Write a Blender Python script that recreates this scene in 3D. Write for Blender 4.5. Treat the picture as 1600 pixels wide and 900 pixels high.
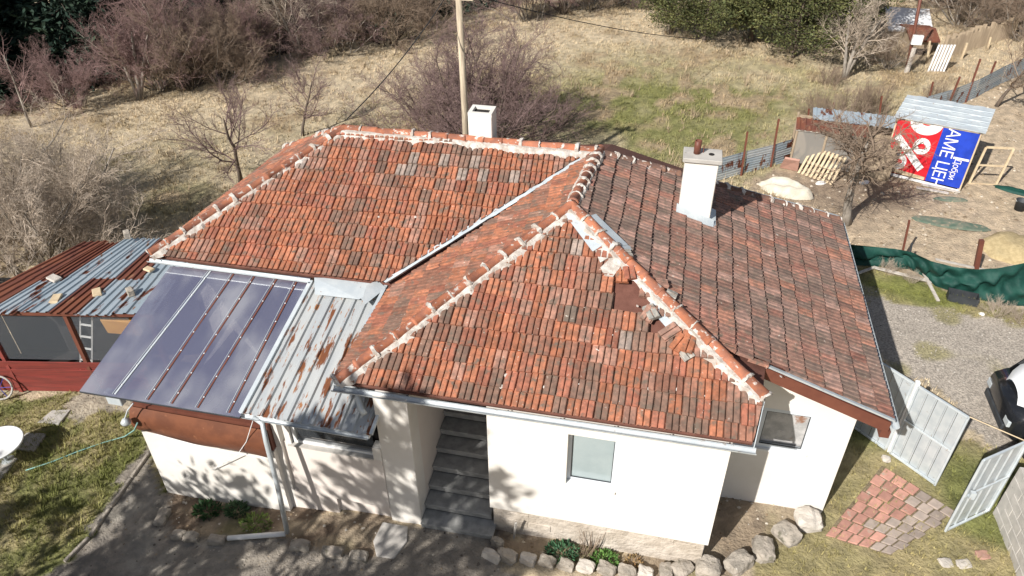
import bpy, bmesh, math, random
import numpy as np
from mathutils import Vector, Matrix, noise
for o in list(bpy.data.objects): bpy.data.objects.remove(o)
S = bpy.context.scene; COL = S.collection
R = math.radians
# ------------------------------------------------------------------ camera
CL = Vector((4.395, -7.557, 10.71)); PIT, YAW, ROL, FPX = R(36.166), R(-12.548), R(-.505), 1167.446
cd = Vector((math.sin(YAW)*math.cos(PIT), math.cos(YAW)*math.cos(PIT), -math.sin(PIT)))
cr0 = Vector((math.cos(YAW), -math.sin(YAW), 0)); cu0 = cr0.cross(cd)
cr = math.cos(ROL)*cr0+math.sin(ROL)*cu0; cu = -math.sin(ROL)*cr0+math.cos(ROL)*cu0
cam = bpy.data.cameras.new('camera'); camo = bpy.data.objects.new('camera', cam); COL.objects.link(camo)
cam.sensor_width = 36; cam.lens = FPX/1600*36; cam.clip_end = 2000
M = Matrix((cr, cu, -cd)).transposed().to_4x4(); M.translation = CL; camo.matrix_world = M
S.camera = camo; S.render.resolution_x = 1024; S.render.resolution_y = 576
# ------------------------------------------------------------------ light
SUN_AZ, SUN_EL = R(210), R(38)
w = bpy.data.worlds.new('World'); S.world = w; w.use_nodes = True
nt = w.node_tree; bg = nt.nodes['Background']; sky = nt.nodes.new('ShaderNodeTexSky')
sky.sky_type = 'NISHITA'; sky.sun_disc = False; sky.sun_elevation = SUN_EL; sky.sun_rotation = SUN_AZ
tc = nt.nodes.new('ShaderNodeTexCoord'); cn_ = nt.nodes.new('ShaderNodeTexNoise'); cn_.inputs['Scale'].default_value = 2.6; cn_.inputs['Detail'].default_value = 7; nt.links.new(tc.outputs['Generated'], cn_.inputs[0])
cm = nt.nodes.new('ShaderNodeMapRange'); cm.interpolation_type = 'SMOOTHSTEP'; cm.inputs[1].default_value = .50; cm.inputs[2].default_value = .68; nt.links.new(cn_.outputs[0], cm.inputs[0])
cx_ = nt.nodes.new('ShaderNodeMix'); cx_.data_type = 'RGBA'; nt.links.new(cm.outputs[0], cx_.inputs[0]); nt.links.new(sky.outputs[0], cx_.inputs[6]); cx_.inputs[7].default_value = (13, 13, 13.2, 1)   # scattered fair-weather clouds
nt.links.new(cx_.outputs[2], bg.inputs[0]); bg.inputs[1].default_value = 0.05
sl = bpy.data.lights.new('sun', 'SUN'); sl.energy = 5.0; sl.angle = R(.6); sl.color = (1, .965, .915)
so = bpy.data.objects.new('sun', sl); COL.objects.link(so); so.location = (-20, -40, 40)
sd = Vector((math.sin(SUN_AZ)*math.cos(SUN_EL), math.cos(SUN_AZ)*math.cos(SUN_EL), math.sin(SUN_EL)))
so.rotation_euler = (-sd).to_track_quat('-Z', 'Y').to_euler()
S.cycles.max_bounces = 6; S.cycles.diffuse_bounces = 2; S.cycles.glossy_bounces = 3; S.cycles.transparent_max_bounces = 8
S.view_settings.view_transform = 'Standard'; S.view_settings.look = 'None'; S.view_settings.exposure = 0.36; S.view_settings.gamma = 1
# ------------------------------------------------------------------ helpers
def ss(a, b, x):
    t = min(1, max(0, (x-a)/(b-a))); return t*t*(3-2*t)
EDGE = [(-60, -20), (-30, 3.5), (-19.5, 13.3), (-14.7, 18), (-10.4, 21.8), (-6.5, 26.5), (-3, 30), (6, 36), (20, 60)]   # rim of the gully
def gully(x, y):
    best = 1e9; sgn = 1
    for (x0, y0), (x1, y1) in zip(EDGE[:-1], EDGE[1:]):
        dx, dy = x1-x0, y1-y0; L2 = dx*dx+dy*dy
        t = max(0, min(1, ((x-x0)*dx+(y-y0)*dy)/L2)); d = math.hypot(x-x0-t*dx, y-y0-t*dy)
        if d < best: best = d; sgn = 1 if dx*(y-y0)-dy*(x-x0) > 0 else -1
    return best*sgn
def gz(x, y):
    f = 1-ss(2, 7, y)
    z = -.2*f-.25*f*ss(1, -3.5, x) if False else -.2*f-.25*f*(1-ss(-3.5, 1, x))
    z += .06*noise.noise((x*.25, y*.25, 3))*ss(8, 12, math.hypot(x-2, y-3))
    if y > 4 or x < -9:
        g = gully(x, y)
        if g > 0: z -= 4.0*ss(0, 9, g)
    return z
def ray(px, py): return cd+cr*((px-800)/FPX)-cu*((py-450)/FPX)
def GP(px, py, dz=0):
    v = ray(px, py); z = 0
    for _ in range(8):
        p = CL+v*((z-CL.z)/v.z); z = gz(p.x, p.y)+dz
    return p
def PZ(px, py, z): v = ray(px, py); return CL+v*((z-CL.z)/v.z)
def PY(px, py, y): v = ray(px, py); return CL+v*((y-CL.y)/v.y)
def project(p):
    v = Vector(p)-CL; z = v.dot(cd); return 800+FPX*v.dot(cr)/z, 450-FPX*v.dot(cu)/z
def N(*a): return noise.noise(Vector(a))
class MB:
    def __init__(s): s.v = []; s.f = []
    def add(s, vs, fs):
        n = len(s.v); s.v += [tuple(q) for q in vs]; s.f += [tuple(i+n for i in q) for q in fs]; return s
    def box(s, x0, x1, y0, y1, z0, z1): return s.hexa([(x0,y0,z0),(x1,y0,z0),(x1,y1,z0),(x0,y1,z0)], [(x0,y0,z1),(x1,y0,z1),(x1,y1,z1),(x0,y1,z1)])
    def hexa(s, lo, hi): return s.add(list(lo)+list(hi), [(3,2,1,0),(4,5,6,7),(0,1,5,4),(1,2,6,5),(2,3,7,6),(3,0,4,7)])
    def bar(s, a, b, w, h=None, up=(0,0,1)):     # rectangular bar from a to b
        h = h or w; a = Vector(a); b = Vector(b); d = (b-a).normalized(); up = Vector(up)
        sx = d.cross(up)
        if sx.length < 1e-4: sx = d.cross(Vector((0,1,0)))
        sx.normalize(); uz = sx.cross(d); q = []
        for p in (a, b): q += [p-sx*w/2-uz*h/2, p+sx*w/2-uz*h/2, p+sx*w/2+uz*h/2, p-sx*w/2+uz*h/2]
        return s.add(q, [(3,2,1,0),(4,5,6,7),(0,1,5,4),(1,2,6,5),(2,3,7,6),(3,0,4,7)])
    def tube(s, pts, r, n=8, cap=True):
        pts = [Vector(p) for p in pts]; rs = r if isinstance(r, (list, tuple)) else [r]*len(pts); rings = []
        for i, p in enumerate(pts):
            d = (pts[min(i+1, len(pts)-1)]-pts[max(i-1, 0)]).normalized()
            a = d.cross(Vector((0,0,1)))
            if a.length < .05: a = d.cross(Vector((0,1,0)))
            a.normalize(); b = d.cross(a)
            rings.append([p+(a*math.cos(k*2*math.pi/n)+b*math.sin(k*2*math.pi/n))*rs[i] for k in range(n)])
        vs = sum(rings, []); fs = []
        for i in range(len(pts)-1):
            for k in range(n): fs.append((i*n+k, i*n+(k+1)%n, (i+1)*n+(k+1)%n, (i+1)*n+k))
        if cap: fs += [tuple(range(n))[::-1], tuple((len(pts)-1)*n+k for k in range(n))]
        return s.add(vs, fs)
    def lathe(s, c, prof, n=20):
        c = Vector(c); vs = []; fs = []
        for r, z in prof: vs += [c+Vector((r*math.cos(k*2*math.pi/n), r*math.sin(k*2*math.pi/n), z)) for k in range(n)]
        for i in range(len(prof)-1):
            for k in range(n): fs.append((i*n+k, i*n+(k+1)%n, (i+1)*n+(k+1)%n, (i+1)*n+k))
        fs.append(tuple(range(n))[::-1]); fs.append(tuple((len(prof)-1)*n+k for k in range(n)))
        return s.add(vs, fs)
    def slab(s, poly, t):                         # polygon extruded along -normal by t
        p = [Vector(q) for q in poly]; n = (p[1]-p[0]).cross(p[2]-p[0]).normalized(); k = len(p)
        return s.add(p+[q-n*t for q in p], [tuple(range(k)), tuple(range(2*k-1, k-1, -1))]+[(i, i+k, (i+1)%k+k, (i+1)%k) for i in range(k)])
    def build(s, name, mat, parent=None, smooth=False, bevel=0, org=None):
        me = bpy.data.meshes.new(name)
        vs = s.v if org is None else [tuple(Vector(q)-Vector(org)) for q in s.v]
        me.from_pydata(vs, [], s.f)
        if bevel:
            bm = bmesh.new(); bm.from_mesh(me)
            bmesh.ops.recalc_face_normals(bm, faces=bm.faces)
            bmesh.ops.bevel(bm, geom=list(bm.edges), offset=bevel, segments=1, affect='EDGES', clamp_overlap=True)
            bm.to_mesh(me); bm.free()
        return link(name, me, mat, parent, smooth, org)
def link(name, me, mat, parent=None, smooth=False, org=None):
    if mat and not len(me.materials): me.materials.append(mat)
    if smooth:
        for p in me.polygons: p.use_smooth = True
    o = bpy.data.objects.new(name, me); COL.objects.link(o)
    if parent:
        o.parent = parent
        if org is None: o.matrix_parent_inverse = PINV.get(parent.name, Matrix())
    elif org is not None: o.location = org
    return o
PINV = {}
def thing(name, label, cat, loc=(0,0,0), group=None):
    e = bpy.data.objects.new(name, None); COL.objects.link(e); e.location = loc; e.empty_display_size = .2
    PINV[e.name] = Matrix.Translation(-Vector(loc)); return tag(e, label, cat, group)
def tag(o, label, cat, group=None):
    o['label'] = label; o['category'] = cat
    if group: o['group'] = group
    return o
def struct(o): o['kind'] = 'structure'; return o
def np_mesh(name, V, F, cols=None):
    me = bpy.data.meshes.new(name); V = np.asarray(V, np.float32); F = np.asarray(F, np.int32); k = F.shape[1]
    me.vertices.add(len(V)); me.vertices.foreach_set('co', V.ravel())
    me.loops.add(F.size); me.loops.foreach_set('vertex_index', F.ravel())
    me.polygons.add(len(F)); me.polygons.foreach_set('loop_start', np.arange(0, F.size, k, dtype=np.int32))
    if cols is not None:
        a = me.color_attributes.new('Col', 'FLOAT_COLOR', 'POINT'); c = np.ones((len(V), 4), np.float32); c[:, :3] = cols
        a.data.foreach_set('color', c.ravel())
    me.update(); me.validate(); return me
ORD = ['first', 'second', 'third', 'fourth', 'fifth', 'sixth', 'seventh', 'eighth', 'ninth', 'tenth', 'eleventh', 'twelfth', 'thirteenth', 'fourteenth', 'fifteenth', 'sixteenth']
# ------------------------------------------------------------------ materials
def mat(name, c1, c2=None, scale=6, rough=.8, metal=0, bump=0, bscale=None, stretch=(1,1,1), spots=None, spots2=None, vcol=False, ocol=False, spec=.3, detail=6, contrast=(.35,.65), bdist=.02, trans=0, alpha=1, coat=0):
    m = bpy.data.materials.new(name); m.use_nodes = True; t = m.node_tree; n = t.nodes; L = t.links.new; b = n['Principled BSDF']
    g = n.new('ShaderNodeNewGeometry'); mp = n.new('ShaderNodeMapping'); L(g.outputs['Position'], mp.inputs[0]); mp.inputs['Scale'].default_value = stretch
    def noi(s, det=detail, r=.6):
        x = n.new('ShaderNodeTexNoise'); x.inputs['Scale'].default_value = s; x.inputs['Detail'].default_value = det; x.inputs['Roughness'].default_value = r; L(mp.outputs[0], x.inputs[0]); return x.outputs[0]
    def ramp(src, lo, hi):
        x = n.new('ShaderNodeMapRange'); x.interpolation_type = 'SMOOTHSTEP'; L(src, x.inputs[0]); x.inputs[1].default_value = lo; x.inputs[2].default_value = hi; return x.outputs[0]
    def mix(f, a, bb, kind='MIX'):
        x = n.new('ShaderNodeMix'); x.data_type = 'RGBA'; x.blend_type = kind
        for i, v in ((0, f), (6, a), (7, bb)):
            if isinstance(v, (int, float)): x.inputs[i].default_value = v
            elif isinstance(v, tuple): x.inputs[i].default_value = (*v, 1)
            else: L(v, x.inputs[i])
        return x.outputs[2]
    c = mix(ramp(noi(scale), *contrast), c1, c2 or c1)
    if vcol:
        a = n.new('ShaderNodeVertexColor'); a.layer_name = 'Col'; c = mix(1.0, c, a.outputs[0], 'MULTIPLY')
    if ocol:
        a = n.new('ShaderNodeObjectInfo'); c = mix(1.0, c, a.outputs['Color'], 'MULTIPLY')
    for sp in (spots, spots2):
        if sp: c = mix(ramp(noi(sp[1], sp[4] if len(sp) > 4 else 4), sp[2], sp[3]), c, sp[0])
    L(c, b.inputs['Base Color']); b.inputs['Roughness'].default_value = rough; b.inputs['Metallic'].default_value = metal
    b.inputs['Specular IOR Level'].default_value = spec
    if trans: b.inputs['Transmission Weight'].default_value = trans
    if coat: b.inputs['Coat Weight'].default_value = coat; b.inputs['Coat Roughness'].default_value = .05
    b.inputs['Alpha'].default_value = alpha
    if bump:
        x = n.new('ShaderNodeBump'); x.inputs['Strength'].default_value = bump; x.inputs['Distance'].default_value = bdist
        L(noi(bscale or scale*3, 5, .65), x.inputs['Height']); L(x.outputs[0], b.inputs['Normal'])
    return m
m_tile = mat('clay_tile', (.72,.80,.83), (1.24,1.26,1.24), 9, .88, contrast=(.34,.66), vcol=True, ocol=True, bump=.35, bscale=60, bdist=.006, spots=((.155,.12,.092), 8, .475, .72, 7), spots2=((.47,.43,.37), 18, .66, .73))
m_ridge = mat('ridge_clay', (.40,.155,.085), (.27,.12,.082), 7, .85, bump=.3, bscale=50, bdist=.006, ocol=True, spots=((.60,.54,.48), 8, .57, .66))
m_mortar = mat('lime_mortar', (.62,.58,.53), (.40,.345,.295), 8, .95, bump=.8, bscale=35, bdist=.015, spots=((.40,.22,.15), 9, .66, .74))
m_deck = mat('roof_felt', (.13,.055,.04), (.17,.075,.055), 5, .9, bump=.3)
m_wall = mat('plaster', (.765,.73,.68), (.71,.67,.61), 1.3, .92, bump=.25, bscale=70, bdist=.004, spots=((.70,.64,.56), 1.1, .58, .8), spots2=((.52,.46,.38), 3.1, .66, .90, 8))
m_wall2 = mat('pink_plaster', (.74,.67,.61), (.70,.63,.57), 1.5, .92, bump=.25, bscale=70, bdist=.004)
m_plinth = mat('stone_plinth', (.60,.53,.45), (.44,.38,.31), 3, .95, bump=1, bscale=9, bdist=.05)
m_frame = mat('window_frame', (.64,.68,.72), (.60,.64,.68), 3, .4)
m_white = mat('white_paint', (.80,.80,.79), (.74,.74,.72), 4, .45)
m_zinc = mat('galvanised_metal', (.56,.59,.60), (.47,.51,.53), 5, .45, .3, spots=((.36,.33,.30), 9, .64, .74))
m_zincpale = mat('pale_flashing', (.62,.66,.67), (.52,.57,.60), 4, .5, .25, spots=((.42,.36,.32), 10, .66, .72))
m_rusty = mat('rusting_sheet', (.50,.51,.50), (.42,.44,.45), 4, .55, .25, stretch=(1,.22,.22), spots=((.20,.075,.035), 7, .545, .61, 6), spots2=((.36,.16,.07), 15, .60, .66, 5))
m_oldsheet = mat('old_sheet', (.46,.52,.56), (.38,.45,.50), 3, .5, .3, stretch=(1,.3,.3), spots=((.17,.06,.035), 5, .555, .62, 6), spots2=((.30,.16,.09), 11, .62, .70, 5))
m_rustsheet = mat('rust_sheet', (.15,.055,.04), (.22,.08,.045), 5, .8, .1, stretch=(1,.3,.3), spots=((.30,.15,.09), 8, .62, .7))
m_brown = mat('brown_paint', (.17,.062,.04), (.14,.05,.034), 4, .5, spots=((.10,.05,.04), 9, .64, .75))
m_brownband = mat('brown_band', (.19,.072,.038), (.135,.052,.03), 3, .45, spots=((.30,.13,.07), 5, .62, .75))
m_redwood = mat('red_boards', (.25,.05,.04), (.17,.042,.035), 4, .6, stretch=(.4,1,5), bump=.2)
m_wood = mat('weathered_wood', (.42,.33,.23), (.30,.23,.16), 7, .9, stretch=(1,1,.15), bump=.4, bdist=.01)
m_pale = mat('pale_wood', (.62,.50,.33), (.52,.40,.26), 6, .8, bump=.2)
m_polewood = mat('pole_wood', (.58,.49,.36), (.36,.29,.21), 9, .9, stretch=(4,4,.25), bump=.5, bdist=.02)
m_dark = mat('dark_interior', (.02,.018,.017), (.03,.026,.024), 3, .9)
m_conc = mat('concrete', (.30,.285,.26), (.22,.21,.195), 5, .95, bump=.5, bscale=25, bdist=.01, spots=((.15,.14,.12), 4, .62, .74))
m_concpale = mat('pale_concrete', (.50,.47,.43), (.40,.38,.35), 4, .95, bump=.5, bscale=30, bdist=.008, spots=((.30,.28,.24), 6, .64, .75))
m_step = mat('stair_concrete', (.36,.355,.34), (.25,.25,.24), 6, .9, bump=.4, bscale=30, bdist=.006)
m_rock = mat('field_stone', (.42,.37,.31), (.28,.25,.21), 5, .95, bump=1, bscale=12, bdist=.04, spots=((.16,.15,.11), 6, .60, .72), spots2=((.56,.52,.45), 9, .66, .74))
m_rockpale = mat('pale_stone', (.56,.51,.45), (.46,.42,.37), 5, .95, bump=.9, bscale=12, bdist=.03)
m_bark = mat('bark', (.17,.13,.10), (.10,.08,.065), 9, .95, stretch=(1,1,.3), bump=.8, bdist=.02)
m_barkpale = mat('grey_bark', (.36,.32,.27), (.22,.19,.16), 9, .95, stretch=(1,1,.3), bump=.8, bdist=.02)
m_twigp = mat('purple_twigs', (.20,.135,.125), (.26,.18,.165), 3, .9)
m_twigr = mat('rosy_twigs', (.33,.215,.20), (.25,.165,.15), 2, .9)
m_twigb = mat('brown_twigs', (.24,.175,.125), (.31,.235,.175), 3, .9)
m_twigg = mat('pale_twigs', (.60,.50,.40), (.44,.36,.28), 3, .9)
m_needd = mat('dark_needles', (.014,.032,.022), (.028,.05,.03), 1.5, .8, vcol=True)
m_needl = mat('olive_needles', (.07,.085,.03), (.145,.145,.055), 2, .8, vcol=True)
m_leaf = mat('green_leaves', (.05,.10,.045), (.09,.14,.06), 8, .6, vcol=True)
m_grass = mat('grass_blades', (1,1,1), (.85,.85,.85), .8, .9, vcol=True, spec=.1)
m_ground = mat('earth', (.80,.80,.80), (1.18,1.16,1.12), 3.5, .97, vcol=True, bump=1, bscale=14, bdist=.06, spec=.1, detail=5)
m_gravel = mat('gravel', (.72,.72,.72), (1.3,1.28,1.25), 22, .97, vcol=True, bump=1, bscale=30, bdist=.03, spec=.1, detail=5)
m_net = mat('green_shade_net', (.006,.042,.033), (.012,.066,.05), 4, .65, bump=.3, bscale=18, bdist=.03)
m_netpale = mat('faded_net', (.10,.15,.11), (.19,.20,.15), 6, .8, spots=((.32,.27,.19), 7, .55, .65))
m_red = mat('banner_red', (.62,.02,.03), (.52,.015,.025), 4, .5)
m_blue = mat('banner_blue', (.02,.06,.48), (.015,.045,.36), 4, .5)
m_bwhite = mat('banner_white', (.80,.78,.77), (.72,.70,.69), 6, .6)
m_black = mat('black_gloss', (.012,.013,.015), (.016,.017,.02), 3, .2, coat=.6)
m_carwhite = mat('white_gloss', (.80,.81,.82), (.78,.79,.80), 3, .25, coat=.5)
m_rubber = mat('rubber', (.025,.025,.027), (.035,.035,.036), 8, .8)
m_plasticb = mat('black_plastic', (.05,.055,.06), (.035,.038,.042), 6, .55)
m_brick = mat('red_paver', (.50,.29,.225), (.40,.235,.185), 7, .92, ocol=True, bump=.4, bscale=40, bdist=.006, spots=((.40,.33,.26), 8, .60, .72))
m_straw = mat('straw', (.60,.48,.27), (.48,.37,.20), 12, .95, bump=1, bscale=40, bdist=.05)
m_canvas = mat('cream_sheet', (.62,.57,.47), (.52,.47,.38), 5, .85, bump=.3)
m_orange = mat('orange_box', (.62,.33,.10), (.55,.28,.09), 5, .7)
m_glassgrey = mat('blind_behind_glass', (.34,.40,.41), (.30,.36,.37), 2, .08, spec=.6)
m_curtain = mat('lace_curtain', (.72,.70,.68), (.50,.49,.48), 6, .9, spots=((.36,.19,.12), 4, .60, .72))
def glassmat(name, col, alpha, rough, spec=.5, coat=0):
    m = mat(name, col, col, 2, rough, spec=spec, coat=coat, alpha=alpha); return m
m_glass = glassmat('window_glass', (.10,.11,.12), .25, .03, .6)
m_clear = glassmat('clear_glass', (.05,.055,.06), .08, .03, .6)
m_mesh = glassmat('wire_mesh', (.33,.31,.28), .55, .6)
m_poly = mat('smoky_plastic', (.16,.16,.235), (.42,.42,.46), .8, .09, spec=1.0, coat=1.0, alpha=.74, contrast=(.38,.66), stretch=(1,.5,1), detail=3)  # pale clouding in the sheet colour stands in for sky and cloud reflections
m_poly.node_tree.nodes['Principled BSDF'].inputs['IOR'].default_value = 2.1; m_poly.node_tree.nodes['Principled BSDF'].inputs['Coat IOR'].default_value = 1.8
m_film = glassmat('clear_film', (.22,.24,.27), .16, .12, .6)
# ------------------------------------------------------------------ ground
def axis(lo, hi, step, ext_lo, ext_hi, mid):
    a = list(np.arange(lo, hi+1e-6, step)); x = hi; s = step
    while x < ext_hi: s = min(s*1.12, mid if x < hi+28 else 1e9); x += s; a.append(x)
    x = lo; s = step
    while x > ext_lo: s = min(s*1.12, mid if x > lo-28 else 1e9); x -= s; a.insert(0, x)
    return np.array(a)
GX = axis(-9, 14.5, .1, -260, 260, .4); GY = axis(-4.5, 11, .1, -120, 320, .35)
XX, YY = np.meshgrid(GX, GY); nx, ny = len(GX), len(GY)
def wpoly(px): return [GP(*p) for p in px]
def pip(poly, X, Y):
    ins = np.zeros(X.shape, bool); n = len(poly)
    for i in range(n):
        x0, y0 = poly[i][0], poly[i][1]; x1, y1 = poly[(i+1)%n][0], poly[(i+1)%n][1]
        c = ((y0 > Y) != (y1 > Y)); xi = (x1-x0)*(Y-y0)/((y1-y0) if y1 != y0 else 1e-9)+x0
        ins ^= c & (X < xi)
    return ins
rng = np.random.default_rng(5)
def vnoise(X, Y, s, seed):       # smooth value noise on arrays
    r = np.random.default_rng(seed).random((256, 256)); u = X/s; v = Y/s; i = np.floor(u).astype(int); j = np.floor(v).astype(int)
    fu = u-i; fv = v-j; fu = fu*fu*(3-2*fu); fv = fv*fv*(3-2*fv); g = lambda a, b: r[a & 255, b & 255]
    return (g(i,j)*(1-fu)+g(i+1,j)*fu)*(1-fv)+(g(i,j+1)*(1-fu)+g(i+1,j+1)*fu)*fv
JX = XX+(vnoise(XX, YY, .45, 1)-.5)*.35+(vnoise(XX, YY, .15, 2)-.5)*.16; JY = YY+(vnoise(XX, YY, .45, 3)-.5)*.35+(vnoise(XX, YY, .15, 4)-.5)*.16
Z_YARD, Z_BED, Z_LAWN, Z_GRASSR, Z_GRAVEL, Z_DIRT, Z_PAD = range(1, 8)
zone = np.zeros(XX.shape, int)
def paint(z, px, extra=()): zone[pip([(p.x, p.y) for p in wpoly(px)]+list(extra), JX, JY)] = z
zone[pip([(-9, -5), (-4.0, -5), (-3.7, 2.2), (-9.5, 1.3)], JX, JY)] = Z_LAWN
paint(Z_DIRT, [(1150,285), (1235,262), (1375,235), (1440,172), (1560,125), (1640,90), (1760,330), (1640,520), (1480,455), (1340,405), (1300,345)])
paint(Z_GRASSR, [(1340,405), (1480,455), (1640,500), (1640,620), (1340,480)])
paint(Z_GRAVEL, [(1345,445), (1400,470), (1480,485), (1600,512), (1700,540), (1760,760), (1570,720), (1500,640), (1380,565), (1340,500)])
zone[pip([(5.5, -6), (13, -6), (13, 3.2), (10.2, 3.9), (8.3, 3.9), (7.7, 1.6), (6.6, .2)], JX, JY)] = Z_GRASSR
paint(Z_PAD, [(95,640), (180,575), (240,590), (225,640), (130,655)])
paint(Z_YARD, [(226,690), (262,775), (480,800), (617,812), (775,830), (790,900), (900,960), (500,1100), (-200,1000), (30,930), (120,860)], ())
paint(Z_BED, [(268,770), (400,780), (610,812), (580,868), (450,842), (272,832)])
paint(Z_BED, [(773,826), (1092,865), (1128,770), (1285,795), (1270,830), (1180,880), (1090,905), (900,892), (768,872)])
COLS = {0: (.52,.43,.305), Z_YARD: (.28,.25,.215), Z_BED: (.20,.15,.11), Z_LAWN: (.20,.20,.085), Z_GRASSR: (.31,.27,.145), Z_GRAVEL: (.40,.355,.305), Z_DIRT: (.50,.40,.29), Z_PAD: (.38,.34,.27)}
base = np.zeros(XX.shape+(3,))
for k, c in COLS.items(): base[zone == k] = c
n1 = vnoise(XX, YY, 2.2, 11); n2 = vnoise(XX, YY, .7, 12); n3 = vnoise(XX, YY, 6, 13); n4 = vnoise(XX, YY, .25, 14)
def blend(mask, col):
    base[...] = base*(1-mask[..., None])+np.array(col)*mask[..., None]
def sm(a, b, x): t = np.clip((x-a)/(b-a), 0, 1); return t*t*(3-2*t)
def soft(px, w):
    p = [(q.x, q.y) for q in wpoly(px)]; m = pip(p, XX, YY).astype(float)
    cxm = sum(a for a, b in p)/len(p); cym = sum(b for a, b in p)/len(p)
    acc = np.zeros_like(m)
    for i in range(5):
        for j in range(5): acc += pip(p, XX+(i-2)*w/2, YY+(j-2)*w/2)
    return acc/25
F0 = (zone == 0)
green = soft([(820,150), (900,95), (1330,110), (1420,150), (1330,235), (1150,290), (700,300), (500,240), (640,190)], 2.4)
blend(F0*green*(.35+.65*sm(.3,.65,n1*.6+n2*.4)), (.215,.215,.085))
blend(F0*soft([(40,250), (400,200), (520,215), (420,330), (240,400), (100,420), (0,330)], 2.2)*(.3+.7*sm(.35,.6,n2*.5+n1*.5)), (.29,.255,.15))  # duller grass left behind the house: bush shade put into the ground colour
blend(F0*sm(.60,.75,n1*.4+n2*.6), (.38,.295,.195)); blend(F0*sm(.62,.8,n3)*.6, (.56,.46,.32)); blend(F0*sm(.66,.8,n2*.5+n4*.5)*.7, (.30,.24,.15))
L_ = (zone == Z_LAWN)|(zone == Z_GRASSR)
blend(L_*sm(.45,.7,n2*.6+n4*.4)*.8, (.36,.30,.17)); blend(L_*sm(.6,.78,n1)*.8, (.15,.17,.055))
blend((zone == Z_GRASSR)*soft([(1340,455), (1480,478), (1600,505), (1600,480), (1480,455), (1350,425)], .3)*sm(.35,.6,n2), (.21,.22,.07))
blend((zone == Z_DIRT)*sm(.5,.72,n1*.5+n2*.5)*.7, (.36,.27,.18)); blend((zone == Z_DIRT)*sm(.6,.8,n4*.5+n2*.5)*.6, (.53,.43,.31))
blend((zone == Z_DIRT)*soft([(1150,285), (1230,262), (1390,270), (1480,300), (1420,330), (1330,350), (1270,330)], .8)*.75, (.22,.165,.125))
blend((zone == Z_GRAVEL)*sm(.52,.7,n1*.5+n2*.5)*.6, (.27,.235,.19)); blend((zone == Z_GRAVEL)*sm(.66,.8,n2)*.8, (.30,.27,.14))
blend((zone == Z_YARD)*sm(.5,.72,n2*.6+n4*.4)*.75, (.31,.285,.25)); blend((zone == Z_YARD)*sm(.55,.7,n1*.5+n4*.5)*.7, (.12,.105,.09))
blend((zone == Z_YARD)*soft([(120,850), (250,740), (330,840), (420,870), (300,905), (40,905)], .5)*.5*sm(.4,.6,n4*.5+n2*.5), (.36,.34,.30))
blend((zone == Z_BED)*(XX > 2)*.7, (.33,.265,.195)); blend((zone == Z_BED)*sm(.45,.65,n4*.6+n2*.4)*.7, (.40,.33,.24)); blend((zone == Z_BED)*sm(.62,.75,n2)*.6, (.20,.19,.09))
base *= (1+(rng.random(XX.shape)-.5)*.18)[..., None]
ZZ = np.zeros(XX.shape)
for j in range(ny):
    for i in range(nx): ZZ[j, i] = gz(GX[i], GY[j])
rough_amp = np.where(F0 | L_, .035, .012); rough_amp[zone == Z_DIRT] = .025
ZZ += (n4-.5)*rough_amp*1.6+(n2-.5)*rough_amp*1.5*F0
vid = np.arange(nx*ny).reshape(ny, nx); cz = zone[:-1, :-1]
quads = np.stack([vid[:-1, :-1], vid[:-1, 1:], vid[1:, 1:], vid[1:, :-1]], -1)
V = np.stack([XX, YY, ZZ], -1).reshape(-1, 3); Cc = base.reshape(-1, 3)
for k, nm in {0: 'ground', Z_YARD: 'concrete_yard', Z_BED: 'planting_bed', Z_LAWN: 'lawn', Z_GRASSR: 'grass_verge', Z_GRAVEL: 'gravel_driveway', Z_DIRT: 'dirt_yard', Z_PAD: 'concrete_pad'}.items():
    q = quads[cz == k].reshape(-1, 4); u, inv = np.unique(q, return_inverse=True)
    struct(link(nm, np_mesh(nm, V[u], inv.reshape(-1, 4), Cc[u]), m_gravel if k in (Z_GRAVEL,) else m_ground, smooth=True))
# grass tufts (stuff)
def blades(name, label, n, xr, yr, zones, dens, h, wd, nb, cfun, near=None, seed=1):
    g = np.random.default_rng(seed); X = g.uniform(*xr, n); Y = g.uniform(*yr, n)
    ix = np.clip(np.searchsorted(GX, X)-1, 0, nx-2); iy = np.clip(np.searchsorted(GY, Y)-1, 0, ny-2)
    keep = np.isin(zone[iy, ix], zones) & (g.random(n) < dens(X, Y)); X, Y, ix, iy = X[keep], Y[keep], ix[keep], iy[keep]
    if not len(X): return
    Z = ZZ[iy, ix]; col = base[iy, ix]; k = len(X)
    hs = h*(.45+g.random(k)*.9)*(.6+.9*vnoise(X, Y, 1.1, 40)); cols = cfun(X, Y, col, g); cx = np.repeat(X, nb); cy = np.repeat(Y, nb); c0 = np.repeat(Z, nb); hh = np.repeat(hs, nb)*(.6+.7*g.random(k*nb))
    a = g.random(k*nb)*2*np.pi; lean = hh*(.25+.75*g.random(k*nb)); r0 = hh*.28*g.random(k*nb)
    bx = cx+np.cos(a)*r0; by = cy+np.sin(a)*r0; px_ = -np.sin(a)*wd; py_ = np.cos(a)*wd
    P0 = np.stack([bx-px_, by-py_, c0-.02], -1); P1 = np.stack([bx+px_, by+py_, c0-.02], -1); P2 = np.stack([bx+np.cos(a)*lean, by+np.sin(a)*lean, c0+hh], -1)
    Vv = np.stack([P0, P1, P2], 1).reshape(-1, 3); Ff = np.arange(len(Vv)).reshape(-1, 3)
    cb = np.repeat(np.repeat(cols, nb, 0)*(.75+.5*g.random((k*nb, 1))), 3, 0)
    o = link(name, np_mesh(name, Vv, Ff, cb), m_grass); o['kind'] = 'stuff'; o['label'] = label; o['category'] = 'grass'
def fieldcol(X, Y, c, g): return c*np.array([1.2,1.17,1.1])*(.85+.4*g.random((len(X), 1)))
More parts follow.
